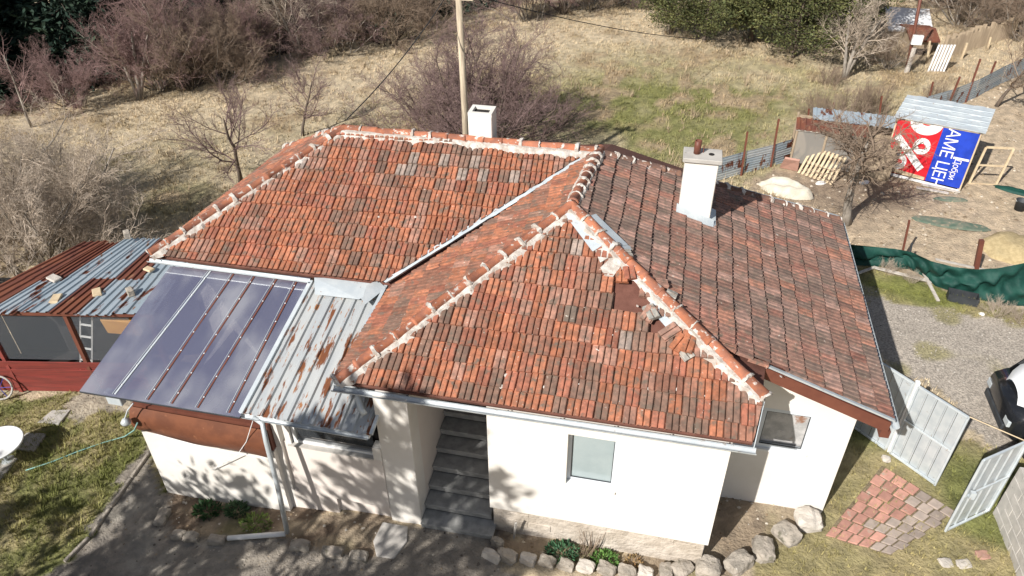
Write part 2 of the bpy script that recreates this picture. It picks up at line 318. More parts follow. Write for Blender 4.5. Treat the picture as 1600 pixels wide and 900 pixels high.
blades('field_grass', 'dry tawny and green meadow grass covering the field behind the house', 150000, (-24, 24), (4.5, 36), [0], lambda X, Y: .15+.85*vnoise(X, Y, 1.3, 41)**1.5, .095, .010, 5, fieldcol, seed=2)
blades('field_stalks', 'taller dry stalks in clumps across the field', 16000, (-24, 22), (5, 36), [0], lambda X, Y: np.clip(vnoise(X, Y, .8, 44)*2.2-1.15, 0, 1), .26, .009, 7, lambda X, Y, c, g: np.array([[.44,.34,.23]])*(.7+.6*g.random((len(X), 1))), seed=12)
blades('lawn_grass', 'short patchy green grass on the lawn left of the house', 26000, (-9.5, -3), (-4.5, 3), [Z_LAWN], lambda X, Y: .2+.8*vnoise(X, Y, .6, 42), .075, .007, 6, lambda X, Y, c, g: c*np.array([1.05,1.12,.85])*(.8+.5*g.random((len(X), 1))), seed=3)
blades('verge_grass', 'worn yellowish grass round the brick paving and along the driveway', 22000, (5, 14), (-3, 12), [Z_GRASSR], lambda X, Y: .1+.9*vnoise(X, Y, .6, 43), .07, .007, 5, lambda X, Y, c, g: c*np.array([1.1,1.1,.9])*(.8+.5*g.random((len(X), 1))), seed=4)
# ------------------------------------------------------------------ house
H = thing('tiled_house', 'white rendered single-storey house with worn red clay tile roof', 'house', (2, 3, -.2))
A = Vector((-1.92,5.39,4.43)); B = Vector((3.2,5.5,4.36)); C = Vector((3.02,3.28,4.41)); D = Vector((0,0,2.87)); Ev = Vector((6.08,0,2.90)); E2 = Vector((6.2,.63,3.17))
K = Vector((6.29,1.4,3.12)); V_ = Vector((0,2.28,3.08)); W = Vector((-4.52,2.17,3.15)); F_ = Vector((8.23,7.37,2.37)); G = Vector((8.23,1.4,2.37)); NW = PZ(452,232,3.14); NM = Vector((3.2,8.9,3.0))
def fit(poly):
    c = sum(poly, Vector())/len(poly); a = np.array([list(p-c) for p in poly]); n = Vector(np.linalg.svd(a)[2][2])
    if n.z < 0: n = -n
    v = (Vector((0,0,1))-n*n.z).normalized(); u = v.cross(n); return c, u, v, n
TW, TR = .2, .3
PROF = [(.000,-.010), (.005,-.006), (.010,.024), (.020,.030), (.078,.030), (.087,.024), (.092,-.006), (.098,-.008), (.104,.024), (.114,.030), (.172,.030), (.182,.024), (.188,-.006), (.1995,-.010)]
def tile_geo(wav=0):
    vs = []; fs = []; k = len(PROF)
    for v, dh in ((-.045,.040), (.29,.004)):
        vs += [(u, v, h+dh+wav*math.sin(u*15+v*7)) for u, h in PROF]
    vs += [(u, -.040, -.006) for u, h in PROF]
    for i in range(k-1): fs += [(i, i+1, k+i+1, k+i), (2*k+i, 2*k+i+1, i+1, i)]
    return vs, fs
TVARS = [tile_geo(.0), tile_geo(.0015), tile_geo(-.0015)]
TMESH = []
for vs, fs in TVARS:
    me = bpy.data.meshes.new('tile'); me.from_pydata(vs, [], fs); me.materials.append(m_tile)
    a = me.color_attributes.new('Col', 'FLOAT_COLOR', 'POINT')
    for d in a.data: d.color = (1,1,1,1)
    TMESH.append(me)
ORG, RED, BRN, GRY, PNK, PAL = (.415,.15,.078), (.325,.112,.07), (.25,.118,.08), (.165,.118,.092), (.36,.195,.145), (.36,.32,.28)
def pick(w, r):
    t = r.random()*sum(x for x, c in w)
    for x, c in w:
        t -= x
        if t <= 0: break
    f = .82+.36*r.random(); g = (r.random()-.5)*.03; c = tuple(x*.66+y*.34 for x, y in zip(c, (.32,.135,.088)))
    return (c[0]*f+g, c[1]*f+g*.6, c[2]*f+g*.4)
tr = random.Random(4)
def col_main(p):
    k = N(p.x*.7, p.y*.7, 1); h = (p.z-3.1)/1.3
    if 3.98 < p.z < 4.20 and tr.random() < .16: return pick([(1, PAL)], tr)
    return pick([(2.3+k*2+h*1.5, ORG), (1.5, RED), (1.5-k*2-h*.5, BRN), (max(.15, 1.0-k*3-h*.7), GRY), (.5+h*.6, PNK)], tr)
def col_front(p):
    k = N(p.x*.6+3, p.y*.9, 2); low = 1-ss(0, 1.2, p.y)
    return pick([(2.4+k*2, ORG), (1.6, RED), (1.2-k, BRN), (max(.15, 1.1+2.2*low-k*2-(1.2 if 2.6 < p.x < 3.6 else 0)), GRY), (.7, PNK), (.06, PAL)], tr)
def col_east(p):
    k = N(p.x*.8+7, p.y*.5, 3)
    c = pick([(.5+max(0, k)*3, ORG), (.8, RED), (2.4, BRN), (2.2-k*1.5, GRY), (1.0, PNK)], tr); m_ = sum(c)/3; return tuple((x*.76+m_*.24)*1.02 for x in c)
def col_west(p): return pick([(2, ORG), (1.3, RED), (1.6, BRN), (.9, GRY), (.7, PNK)], tr)
WHOLE = []; CLIPV = []; CLIPF = []; CLIPC = []
def tile_slope(poly, clip, colf, joff=0, skip=None, frame=None):
    c, u, v, n = frame or fit(poly); q = [((p-c).dot(u), (p-c).dot(v)) for p in poly]
    v0 = min(b for a, b in q); v1 = max(b for a, b in q); u0 = min(a for a, b in q)-.1; u1 = max(a for a, b in q)
    lines = []; k = len(clip); cp = [((p-c).dot(u), (p-c).dot(v)) for p in clip]; area = sum(cp[i][0]*cp[(i+1)%k][1]-cp[(i+1)%k][0]*cp[i][1] for i in range(k))
    if area < 0: cp = cp[::-1]
    for i in range(k):
        (xa, ya), (xb, yb) = cp[i], cp[(i+1)%k]; L = math.hypot(xb-xa, yb-ya); lines.append((xa, ya, -(yb-ya)/L, (xb-xa)/L))
    rows = int((v1-v0)/TR)+2
    for r in range(rows):
        jr = tr.uniform(-.02, .02)+joff; lift = tr.uniform(-.004, .006)
        for i in range(int((u1-u0)/TW)+2):
            uu = u0+i*TW+jr; vv = v0+r*TR+.03+.012*math.sin(uu*2.1+r)
            cs = [(uu, vv-.045), (uu+TW, vv-.045), (uu+TW, vv+.29), (uu, vv+.29)]
            ds = [[(x-xa)*nx_+(y-ya)*ny_ for x, y in cs] for xa, ya, nx_, ny_ in lines]
            if any(max(d) <= .03 for d in ds): continue
            ctr = c+u*(uu+.1)+v*(vv+.13)
            if skip and skip(ctr): continue
            m = Matrix((u, v, n)).transposed().to_4x4(); m.translation = c+u*(uu+tr.uniform(-.003,.003))+v*(vv+tr.uniform(-.012,.012))+n*(.02+lift+tr.uniform(-.002,.004))
            m = m @ Matrix.Rotation(tr.uniform(-.016,.016), 4, 'Z') @ Matrix.Rotation(tr.uniform(-.02,.02), 4, 'Y')
            colr = colf(ctr); var = tr.randrange(3)
            if all(min(d) >= -.012 for d in ds): WHOLE.append((m, colr, var, ctr, n))
            else:
                bm = bmesh.new(); vs = [bm.verts.new(m @ Vector(p)) for p in TVARS[var][0]]
                for f in TVARS[var][1]: bm.faces.new([vs[j] for j in f])
                for (xa, ya, nx_, ny_), d in zip(lines, ds):
                    if min(d) < 0: bmesh.ops.bisect_plane(bm, geom=bm.verts[:]+bm.edges[:]+bm.faces[:], plane_co=c+u*xa+v*ya, plane_no=-(u*nx_+v*ny_), clear_outer=True)
                bm.verts.index_update(); o0 = len(CLIPV); CLIPV.extend(tuple(x.co) for x in bm.verts); CLIPF.extend(tuple(x.index+o0 for x in f.verts) for f in bm.faces); CLIPC.extend([colr]*len(bm.verts)); bm.free()
# roof deck
dk = MB()
def deckpoly(poly, t=.06, drop=.015):
    c, u, v, n = fit(poly); dk.slab([p-n*drop for p in poly], t)
deckpoly([W, V_, B, A]); deckpoly([V_, D, C, B]); deckpoly([D, Ev, E2, C]); deckpoly([C, E2, K, G, F_, B]) if False else None
KH = C+(E2-C)*((C.y-1.4)/(C.y-E2.y))
deckpoly([KH, G, F_, B, C]); deckpoly([KH, E2, K]); deckpoly([A, NW, W]); deckpoly([B, NM, NW, A]); deckpoly([B, F_, NM])
roof = dk.build('roof', m_deck, H)
S1 = fit([A, W, V_, B]); bS = [A+Vector((.02,.02,0)), W, V_+Vector((-.10,0,0)), B+Vector((-.16,-.02,0))]
tile_slope([A, W, V_, B], bS, col_main, frame=S1)
SW = fit([B, V_, D, C]); tile_slope([B, V_, D, C], [B+Vector((.0,-.14,0)), V_+Vector((0,-.12,0)), D, C], col_west, frame=SW)
SF = fit([C, D, Ev, E2])
def hole(p):   # torn patch under the right hip, bare felt showing
    a, b = project(p); return abs((b-470)-(a-990)*.75) < 24 and 955 < a < 1010 or ((a-1030)/18)**2+((b-508)/12)**2 < 1
tile_slope([C, D, Ev, E2], [C, D, Ev, E2], col_front, frame=SF, skip=hole)
SE = fit([B, C, E2, G, F_]); GG = G+Vector((.03,0,-.01)); FF = F_+Vector((.03,0,-.01))
tile_slope([B, KH, GG, FF], [B, C, KH, GG, FF], col_east, frame=SE); tile_slope([B, KH, GG, FF], [KH, E2, K], col_east, frame=SE)
tile_slope([A, NW, W], [A, NW, W], col_west)
def parea(t): m, c_, v_, p, n = t; d = p-CL; return abs(n.dot(d.normalized()))/d.length_squared
WHOLE.sort(key=parea, reverse=True)
for m, colr, var, p, n in WHOLE[:300]:
    o = bpy.data.objects.new('roof_tile', TMESH[var]); COL.objects.link(o); o.parent = roof; o.matrix_world = m; o.color = (*colr, 1)
    o.parent = roof; o.matrix_parent_inverse = Matrix.Translation((0,0,0)); o.matrix_basis = m
for m, colr, var, p, n in WHOLE[300:]:
    o0 = len(CLIPV); CLIPV.extend(tuple(m @ Vector(q)) for q in TVARS[var][0]); CLIPF.extend(tuple(j+o0 for j in f) for f in TVARS[var][1]); CLIPC.extend([colr]*len(TVARS[var][0]))
me = bpy.data.meshes.new('roof_tiles'); me.from_pydata(CLIPV, [], CLIPF); a = me.color_attributes.new('Col', 'FLOAT_COLOR', 'POINT')
cc = np.ones((len(CLIPV), 4), np.float32); cc[:, :3] = CLIPC; a.data.foreach_set('color', cc.ravel())
o = link('roof_tiles', me, m_tile, roof); o['kind'] = 'stuff'
print('TILES', len(WHOLE), len(CLIPV))
# ridge and hip tiles
def ridge_mesh(Lr=.40, r0=.098, r1=.078, n=9):
    vs = []; fs = []
    for rr, (y, r) in enumerate(((0, r0), (.045, r0*1.05), (.05, r0*.97), (Lr, r1))):
        vs += [(math.cos(math.pi*k/(n-1))*r, y, math.sin(math.pi*k/(n-1))*r*.85) for k in range(n)]
    vs += [(math.cos(math.pi*k/(n-1))*(r0-.02), .0, math.sin(math.pi*k/(n-1))*(r0-.02)*.85) for k in range(n)]
    for q in range(3):
        for k in range(n-1): fs.append((q*n+k+1, q*n+k, q*n+n+k, q*n+n+k+1))
    for k in range(n-1): fs.append((k, k+1, 4*n+k+1, 4*n+k))
    me = bpy.data.meshes.new('ridge_tile'); me.from_pydata(vs, [], fs); me.materials.append(m_ridge)
    for p in me.polygons: p.use_smooth = True
    return me
RM = ridge_mesh()
def ridge(a, b, step=.355, lift=.03, side=(.0, .0), col=(1,1,1), collar=True, skipn=(), wide=.10, amt=1.0, seed=1, cprob=.8):
    a, b = Vector(a), Vector(b); d = (b-a).normalized(); L = (b-a).length; sx = d.cross(Vector((0,0,1))).normalized(); uz = sx.cross(d); n = max(1, round(L/step)); st = L/n; r = random.Random(seed)
    mb = MB()
    for i in range(n):
        if i in skipn: continue
        m = Matrix((sx, d, uz)).transposed().to_4x4(); m.translation = a+d*(i*st)+uz*(lift+r.uniform(-.008,.01))+sx*r.uniform(-.012,.012)
        m = m @ Matrix.Rotation(r.uniform(-.04,.04), 4, 'Z') @ Matrix.Rotation(r.uniform(-.02,.02)+.03, 4, 'X')
        o = bpy.data.objects.new('ridge_tile', RM); COL.objects.link(o); o.parent = roof; o.matrix_basis = m; k = r.uniform(.75, 1.2); o.color = (col[0]*k, col[1]*k, col[2]*k, 1)
        if collar and r.random() < cprob:
            nn = 8; vs = []; hh = r.uniform(-.004, .026)
            for y, rr in ((-.035, .085), (-.028, .112+hh), (.02, .112+hh*.7), (.035, .095)):
                for k2 in range(nn+1): an = math.pi*k2/nn; q = rr*r.uniform(.88, 1.10); vs.append(m @ Vector((math.cos(an)*q, y*(.4+hh*30)+r.uniform(-.014,.014), math.sin(an)*q*.87)))
            mb.add(vs, [(t*(nn+1)+k2+1, t*(nn+1)+k2, (t+1)*(nn+1)+k2, (t+1)*(nn+1)+k2+1) for t in range(3) for k2 in range(nn)])
    for sgn, wd in ((1, side[0]), (-1, side[1])):
        if wd <= 0: continue
        ns = int(L/.06); vs = []
        for i in range(ns+1):
            p = a+d*(L*i/ns); k3 = wd*(.35+.9*abs(N(p.x*2.3, p.y*2.3, sgn+seed))+.5*abs(N(p.x*6, p.y*6, sgn+seed))+r.uniform(-.12,.2)); 
            vs += [p+sx*sgn*.075+uz*.045, p+sx*sgn*(.10+k3*.35)+uz*(.045-.02*r.random()), p+sx*sgn*(.10+k3)+uz*(.005-k3*.38)]
        mb.add(vs, [(3*i+t, 3*i+3+t, 3*i+4+t, 3*i+1+t) for i in range(ns) for t in range(2)])
    if mb.v: mb.build('mortar', m_mortar, roof)
ridge(D+Vector((-.02,-.02,.03)), C+Vector((0,0,.02)), side=(.13,.03), seed=2, col=(1.12,1.05,1))
ridge(W+Vector((-.02,-.02,.03)), A, side=(.14,.05), seed=3)
ridge(B+Vector((-.05,0,.03)), A+Vector((0,0,.01)), side=(.03,.17), seed=4, col=(1,.95,.92))
ridge(C+Vector((0,.05,.03)), B+Vector((0,0,.03)), step=.27, side=(.06,.05), seed=5)
ridge(E2+Vector((.02,-.02,.03)), C+Vector((0,0,.02)), side=(.03,.15), seed=6, col=(1.1,1.05,1), collar=True)
ridge(F_, B, side=(.05,.08), seed=7, col=(.55,.75,.9), cprob=.45)
ridge(NW, A, side=(.03,.03), seed=8)
# loose mortar blobs and fallen scraps on the tiles
r = random.Random(9); mb = MB()
def blob(mb, p, s, n, flat=.4):
    vs = []; fs = [(0,1,2),(0,2,3),(0,3,4),(0,4,5),(0,5,1)]
    t1 = n.cross(Vector((1,.3,.2))).normalized(); t2 = n.cross(t1); a0 = r.random()*6
    vs.append(p+n*s*flat)
    for i in range(5): vs.append(p+(t1*math.cos(a0+i*1.257)+t2*math.sin(a0+i*1.257))*s*r.uniform(.6,1.2))
    mb.add(vs, fs)
for fr, poly, k in ((SF, [C, D, Ev, E2], 34), (S1, [A, W, V_, B], 8), (SW, [B, V_, D, C], 6), (SE, [C, E2, G, F_], 12)):
    for i in range(k):
        ws = [r.random()**1.2 for _ in poly]; p = sum((q*w_ for q, w_ in zip(poly, ws)), Vector())/sum(ws); c, u, v, n = fr; p = p-n*((p-c).dot(n))+n*.065; blob(mb, p, r.uniform(.012, .055)*r.uniform(.5,1), n, .2)
o = mb.build('mortar_scraps', m_mortar, roof); o['kind'] = 'stuff'
# broken hip: metal sheets, slipped tiles
def onplane(fr, px, py, h=.0):
    c, u, v, n = fr; rr = ray(px, py); t = (c+n*h-CL).dot(n)/rr.dot(n); return CL+rr*t
def patch(name, fr, pxs, mt, h=.07, t=.008, par=None): return MB().slab([onplane(fr, *p, h) for p in pxs][::-1], t).build(name, mt, par or roof)
patch('flashing_sheet', SF, [(881,333), (905,329), (940,384), (926,393)], m_zincpale, .085)
patch('flashing_sheet', SE, [(921,337), (931,334), (981,382), (958,386)], m_zincpale, .10)
patch('flashing_sheet', SE, [(962,388), (975,379), (990,388), (976,396)], m_zinc, .09)
patch('mortar_patch', SF, [(930,391), (945,386), (952,402), (938,410)], m_mortar, .08, .03); patch('mortar_patch', SF, [(938,418), (955,402), (970,416), (958,432), (945,430)], m_mortar, .085, .03)
patch('flashing_sheet', SF, [(1012,478), (1020,470), (1065,520), (1050,522)], m_zincpale, .07)
def loose(px, py, fr, rz, tilt, colr, h=.07, sc=1):
    c, u, v, n = fr; m = Matrix((u, v, n)).transposed().to_4x4(); m.translation = onplane(fr, px, py, h)
    o = bpy.data.objects.new('slipped_tile', TMESH[0]); COL.objects.link(o); o.parent = roof; o.matrix_basis = m @ Matrix.Rotation(rz, 4, 'Z') @ Matrix.Rotation(tilt, 4, 'X') @ Matrix.Diagonal((1, sc, 1, 1)); o.color = (*colr, 1)
for a in [(1000,495,SF,-.35,.08,PNK,.07,.8), (1012,500,SF,.5,-.1,PAL,.09,.8), (1030,518,SF,-.8,.1,PNK,.06,.9), (1046,540,SF,-.5,.05,ORG,.06,.9), (1062,545,SF,-.2,-.1,ORG,.08,1), (962,440,SF,.1,.05,ORG,.07,.6), (975,436,SF,.25,.1,RED,.08,.7), (1040,452,SE,.3,.1,PNK,.07,.6), (1050,470,SE,-.2,.1,PAL,.07,.5), (985,405,SE,.5,.1,PAL,.07,.5), (1068,565,SF,.7,.1,PAL,.05,.5), (880,500,SF,.0,.15,GRY,.05,.8)]: loose(*a)
# valley flashing
r = random.Random(3); vs = []; nn = 26
for i in range(nn+1):
    t = i/nn; p = V_.lerp(B, t); nr = (SW[3]+S1[3]).normalized(); q = Vector((-.5,.2,0)).normalized()
    wl = .05+.16*abs(N(t*14, 1, 2))+r.uniform(0,.05); wr = .03+.10*abs(N(t*17, 5, 2))+r.uniform(0,.03)
    vs += [p+Vector((-wl,0,0))+nr*.075, p+nr*.045, p+Vector((0,-wr,0))+nr*.10]
MB().add(vs, [(3*i+t, 3*i+3+t, 3*i+4+t, 3*i+1+t) for i in range(nn) for t in range(2)]).build('valley_flashing', m_zincpale, roof)
# chimneys
def chimney(x0, x1, y0, y1, zb, zt, cap):
    mb = MB(); h = .1; mb.box(x0, x1, y0, y1, zb, zt-.02)
    ch = mb.build('chimney', m_wall, H, bevel=.012)
    if cap:
        c1 = MB(); c1.box(x0-.045, x1+.05, y0-.05, y1+.05, zt-.02, zt+.06); c1.build('chimney_cap', m_concpale, ch, bevel=.01)
        px = x0+(x1-x0)*.32; py = (y0+y1)/2; MB().lathe((px, py, zt+.055), [(.06,0), (.06,.25), (.048,.25), (.048,.05)], 14).build('flue_pipe', m_brown, ch, True)
        MB().tube([(px+.11, py+.05, zt+.05), (px+.11, py+.05, zt+.2)], .008, 6).build('rod', m_brown, ch)
        MB().lathe((x1-.14, py, zt+.062), [(.05,0), (.05,.006)], 14).build('flue_hole', m_dark, ch)
    else:
        t = .07; rm = MB()
        for b in ((x0,x1,y0,y0+t), (x0,x1,y1-t,y1), (x0,x0+t,y0+t,y1-t), (x1-t,x1,y0+t,y1-t)): rm.box(*b, zt-.017, zt+.05)
        rm.build('chimney_rim', m_wall, ch); MB().box(x0+t+.003, x1-t-.003, y0+t+.003, y1-t-.003, zt-.018, zt-.008).build('flue_hole', m_dark, ch)
    return ch
chimney(.66, 1.13, 5.45, 5.85, 4.0, 4.95, False)
ch2 = chimney(4.80, 5.38, 4.72, 5.10, 3.2, 4.76, True)
c, u, v, n = SE
fl = MB()
def sez(x, y): return c.z-(n.x*(x-c.x)+n.y*(y-c.y))/n.z
for x0, x1, y0, y1 in ((4.76, 5.46, 4.56, 4.717), (5.383, 5.50, 4.56, 5.12)):
    q = [(x0,y0), (x1,y0), (x1,y1), (x0,y1)]; fl.hexa([(a_, b_, sez(a_, b_)+.03) for a_, b_ in q], [(a_, b_, sez(a_, b_)+(.085 if i < 2 else .16)) for i, (a_, b_) in enumerate(q)])
fl.build('chimney_flashing', m_zincpale, ch2)
# gutters, verge boards
def gutter(a, b, rad=.055, name='gutter', mt=None, par=None, brackets=0):
    a, b = Vector(a), Vector(b); d = (b-a).normalized(); sx = d.cross(Vector((0,0,1))).normalized(); vs = []; n_ = 8
    for p in (a, b):
        for rr in (rad, rad-.006):
            vs += [p+sx*math.cos(math.pi+math.pi*k/n_)*rr+Vector((0,0,math.sin(math.pi+math.pi*k/n_)*rr)) for k in range(n_+1)]
    k = n_+1; fs = []
    for i in range(n_): fs += [(i, i+1, 2*k+i+1, 2*k+i), (k+i+1, k+i, 3*k+i, 3*k+i+1), (i+1, i, k+i, k+i+1), (2*k+i, 2*k+i+1, 3*k+i+1, 3*k+i)]
    fs += [(0, 2*k, 3*k, k), (n_, k+n_, 3*k+n_, 2*k+n_)]
    g_ = MB().add(vs, fs).build(name, mt or m_zinc, par or H)
    for i in range(brackets):
        p = a.lerp(b, (i+.5)/brackets); MB().bar(p-sx*(rad+.012)-Vector((0,0,.0)), p-sx*(rad+.012)+Vector((0,0,-.09)), .02, .01).build('bracket', m_plasticb, g_)
    return g_
gutter(D+Vector((-.08,-.075,-.055)), Ev+Vector((.06,-.075,-.055)), .06, brackets=8)
gutter(W+Vector((-.05,-.07,-.04)), Vector((-1.45,2.17,3.05)), .05, mt=m_zincpale)
gutter(G+Vector((.10,-.05,-.05)), F_+Vector((.10,.05,-.05)), .06, mt=m_zincpale)
vb = MB(); dn = Vector((0,0,1))
vb.slab([K+Vector((0,-.02,.015)), G+Vector((.02,-.02,.015)), G+Vector((.02,-.02,-.2)), K+Vector((0,-.02,-.2))], .035); vb.build('verge_board', m_brown, H)
MB().bar(K+Vector((-.02,-.03,.055)), G+Vector((.06,-.03,.055)), .05, .03).build('verge_trim', m_zinc, H)
MB().box(8.16, 8.30, 1.36, 1.6, 2.05, 2.19).build('eave_box', m_brown, H)
MB().bar(B.lerp(F_, .42)+Vector((0,.06,.07)), F_+Vector((.05,.06,.07)), .10, .02).build('hip_flashing', m_zincpale, roof)
MB().slab([Ev+Vector((.02,-.02,.03)), E2+Vector((.02,0,.03)), E2+Vector((.02,0,-.2)), Ev+Vector((.02,-.02,-.12))], .012).build('verge_flashing', m_zincpale, roof)
# walls
def wall(boxes, mt=m_wall, name='wall'):
    mb = MB()
    for b in boxes: mb.box(*b)
    return mb.build(name, mt, H)
# front wing with a window opening
wx0, wx1, wz0, wz1 = 3.53, 4.28, 1.33, 2.45; FY = .065; ZT = 2.76
wall([(2.29, wx0, FY, .30, .42, ZT), (wx1, 5.84, FY, .30, .42, ZT), (wx0, wx1, FY, .30, .42, wz0), (wx0, wx1, FY, .30, wz1, ZT)])
wall([(2.29, 2.52, .30, 3.2, -.3, 3.0), (5.61, 5.84, .30, 1.6, -.3, 3.05)])
wall([(2.34, 5.79, .10, .28, -.5, .42)], m_plinth, 'plinth')
r = random.Random(12)
for row in range(3):                               # rough plinth stones
    x = 2.36+row*.1
    while x < 5.7:
        L = r.uniform(.22, .5); z0 = -.22+row*.2
        if r.random() < .3: MB().box(x, min(x+L-.02, 5.78), .10-r.uniform(.004, .02), .13, z0+r.uniform(0,.08), z0+.185-r.uniform(0,.05)).build('stone', m_plinth, H, bevel=.012)
        x += L
def window(x0, x1, z0, z1, y, mull=(), pane=m_glassgrey, depth=.11, sill=True, fr=.055):
    yb = y+depth; mb = MB(); mb.box(x0, x1, yb, yb+.05, z0, z0+fr).box(x0, x1, yb, yb+.05, z1-fr, z1).box(x0, x0+fr, yb, yb+.05, z0+fr, z1-fr).box(x1-fr, x1, yb, yb+.05, z0+fr, z1-fr)
    for q in mull: mb.box(q-.03, q+.03, yb-.004, yb+.045, z0+fr, z1-fr)
    f = mb.build('window', m_frame, H); xs = [x0+fr]+list(mull)+[x1-fr]; zg = (z0+fr, z1-fr)
    for xa, xb in zip(xs[:-1], xs[1:]):
        xa += .03*(xa in mull); xb -= .03*(xb in mull); gk = MB(); gk.box(xa, xb, yb+.004, yb+.02, zg[0], zg[0]+.012).box(xa, xb, yb+.004, yb+.02, zg[1]-.012, zg[1]).box(xa, xa+.012, yb+.004, yb+.02, zg[0]+.012, zg[1]-.012).box(xb-.012, xb, yb+.004, yb+.02, zg[0]+.012, zg[1]-.012); gk.build('gasket', m_plasticb, f)
    for a_, b_ in zip(xs[:-1], xs[1:]): MB().box(a_+.002, b_-.002, yb+.02, yb+.028, z0+fr, z1-fr).build('pane', pane, f)
    if sill: MB().box(x0-.02, x1+.02, y-.035, yb-.002, z0-.035, z0+.004).build('sill', m_white, f)
    return f
window(wx0, wx1, wz0, wz1, FY)
# set-back right part
sy = 1.6; x0, x1, z0, z1 = 6.02, 7.29, 1.18, 2.10
def under(x): return 2.37+(8.23-x)*(3.12-2.37)/(8.23-6.29)-.10
def sbw(xa, xb, za): return [(xa,sy,za), (xb,sy,za), (xb,sy+.2,za), (xa,sy+.2,za)], [(xa,sy,under(xa)), (xb,sy,under(xb)), (xb,sy+.2,under(xb)), (xa,sy+.2,under(xa))]
mb = MB(); mb.hexa(*sbw(5.842, x0, -.3)); mb.hexa(*sbw(x1, 7.86, -.3)); mb.box(x0, x1, sy, sy+.2, -.3, z0); mb.hexa(*sbw(x0, x1, z1)); mb.build('wall', m_wall, H)
wf = window(x0, x1, z0, z1, sy, (6.50,), m_clear, .02, True, .085)
MB().box(x0+.5, x1-.07, sy+.10, sy+.105, z0+.07, z1-.07).build('curtain', m_curtain, wf)
MB().box(5.845, 6.35, sy-.05, sy-.002, 1.02, 1.10).build('ledge', m_zincpale, H)
wall([(7.66, 7.86, 1.8, 7.0, -.3, 2.42)]); wall([(-4.1, 7.6, 6.9, 7.1, -.3, 2.5)])
wall([(-4.1, -3.9, 2.6, 6.9, -.6, 3.0), (-3.9, 1.1, 2.6, 2.8, -.6, 3.05)])
# stair recess: pier, side wall, steps, dark door
wall([(.56, 1.10, -.08, .28, -.6, 2.78)]); wall([(.88, 1.10, .28, 2.6, -.6, 3.0)], m_wall2)
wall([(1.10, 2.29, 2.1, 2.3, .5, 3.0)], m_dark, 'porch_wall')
d_ = MB().box(1.28, 2.14, 2.04, 2.1, .95, 2.9).build('door', m_brown, H); MB().box(1.34, 1.42, 2.01, 2.04, 1.85, 1.89).build('handle', m_zinc, d_)
for i in range(7):
    yb = -.12+.27*i; zt = -.06+.18*i
    MB().box(1.105, 2.285 if i else 2.36, yb, 2.04, zt-.145, zt-.035).build('step_riser', m_step, H)
    MB().box(1.105, 2.285 if i else 2.38, yb-.03, (yb+.29) if i < 6 else 2.04, zt-.034, zt).build('step', m_step, H, bevel=.006)
MB().box(1.11, 2.28, 1.2, 1.45, 2.72, 2.8).build('lintel', m_brown, H)
# veranda under the canopy (left)
vy = -.2
wall([(-3.80, -1.32, vy, vy+.2, -.75, 1.22), (-3.80, -3.6, vy+.2, 2.6, -.75, 1.22)])
vb = -.06
wall([(-1.32, -1.22, vb-.03, vb+.17, -.75, 2.1), (-1.12, -1.02, vb-.03, vb+.17, 1.26, 2.1)], m_wall, 'post')
wall([(-1.22, -.42, vb-.03, vb+.17, -.75, .14)], m_wall2); wall([(-.42, .558, vb+.04, vb+.24, -.75, .14)], m_wall2)
wall([(-1.10, .558, vb-.045, vb+.2, .14, 1.34)], m_wall2)
wall([(-1.22, -1.10, vb+.03, vb+.2, .14, 1.34)], m_wall2)
wall([(.42, .558, vb-.045, .065, 1.343, 1.62)], m_wall)
vw = MB().box(-1.0, .41, vb+.02, vb+.1, 1.343, 1.42).box(-1.0, -.94, vb+.02, vb+.1, 1.42, 2.1).build('window', m_white, H)
MB().box(-.94, .41, vb+.05, vb+.056, 1.42, 2.1).build('pane', m_glass, vw); MB().box(-1.08, .42, vb-.06, vb+.018, 1.343, 1.372).build('sill', m_concpale, vw)
MB().box(-3.6, .58, 0.0, 2.58, .1, .2).build('veranda_floor', m_brown, H)
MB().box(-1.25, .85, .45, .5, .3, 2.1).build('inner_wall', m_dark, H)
# brown sagging band on top of the veranda wall
vs = []; nn = 24
for i in range(nn+1):
    t = i/nn; x = -3.80+t*2.45; zt = 1.80-.04*t; zb = 1.24-.10*math.sin(t*math.pi*.5)-.02*t; 
    for j in range(7):
        s = j/6; vs.append((x, vy-.02-.09*math.sin(s*math.pi)-.02*math.sin(t*9+s*4)*s-.03*s, zt+(zb-zt)*s))
MB().add(vs, [(i*7+j, i*7+7+j, i*7+8+j, i*7+1+j) for i in range(nn) for j in range(6)]).build('brown_band', m_brownband, H, True)
MB().box(-3.79, -1.33, vy+.02, vy+.12, 1.222, 1.82).build('parapet_rail', m_brown, H)
MB().tube([(-3.4,vy-.13,1.33), (-2.4,vy-.15,1.22), (-1.4,vy-.13,1.2)], .009, 6).build('cable', m_white, H)
MB().tube([PY(395,658,-.3), PY(385,690,-.32), PY(370,712,-.33), PY(330,735,-.25)], .007, 6).build('cable', m_white, H)
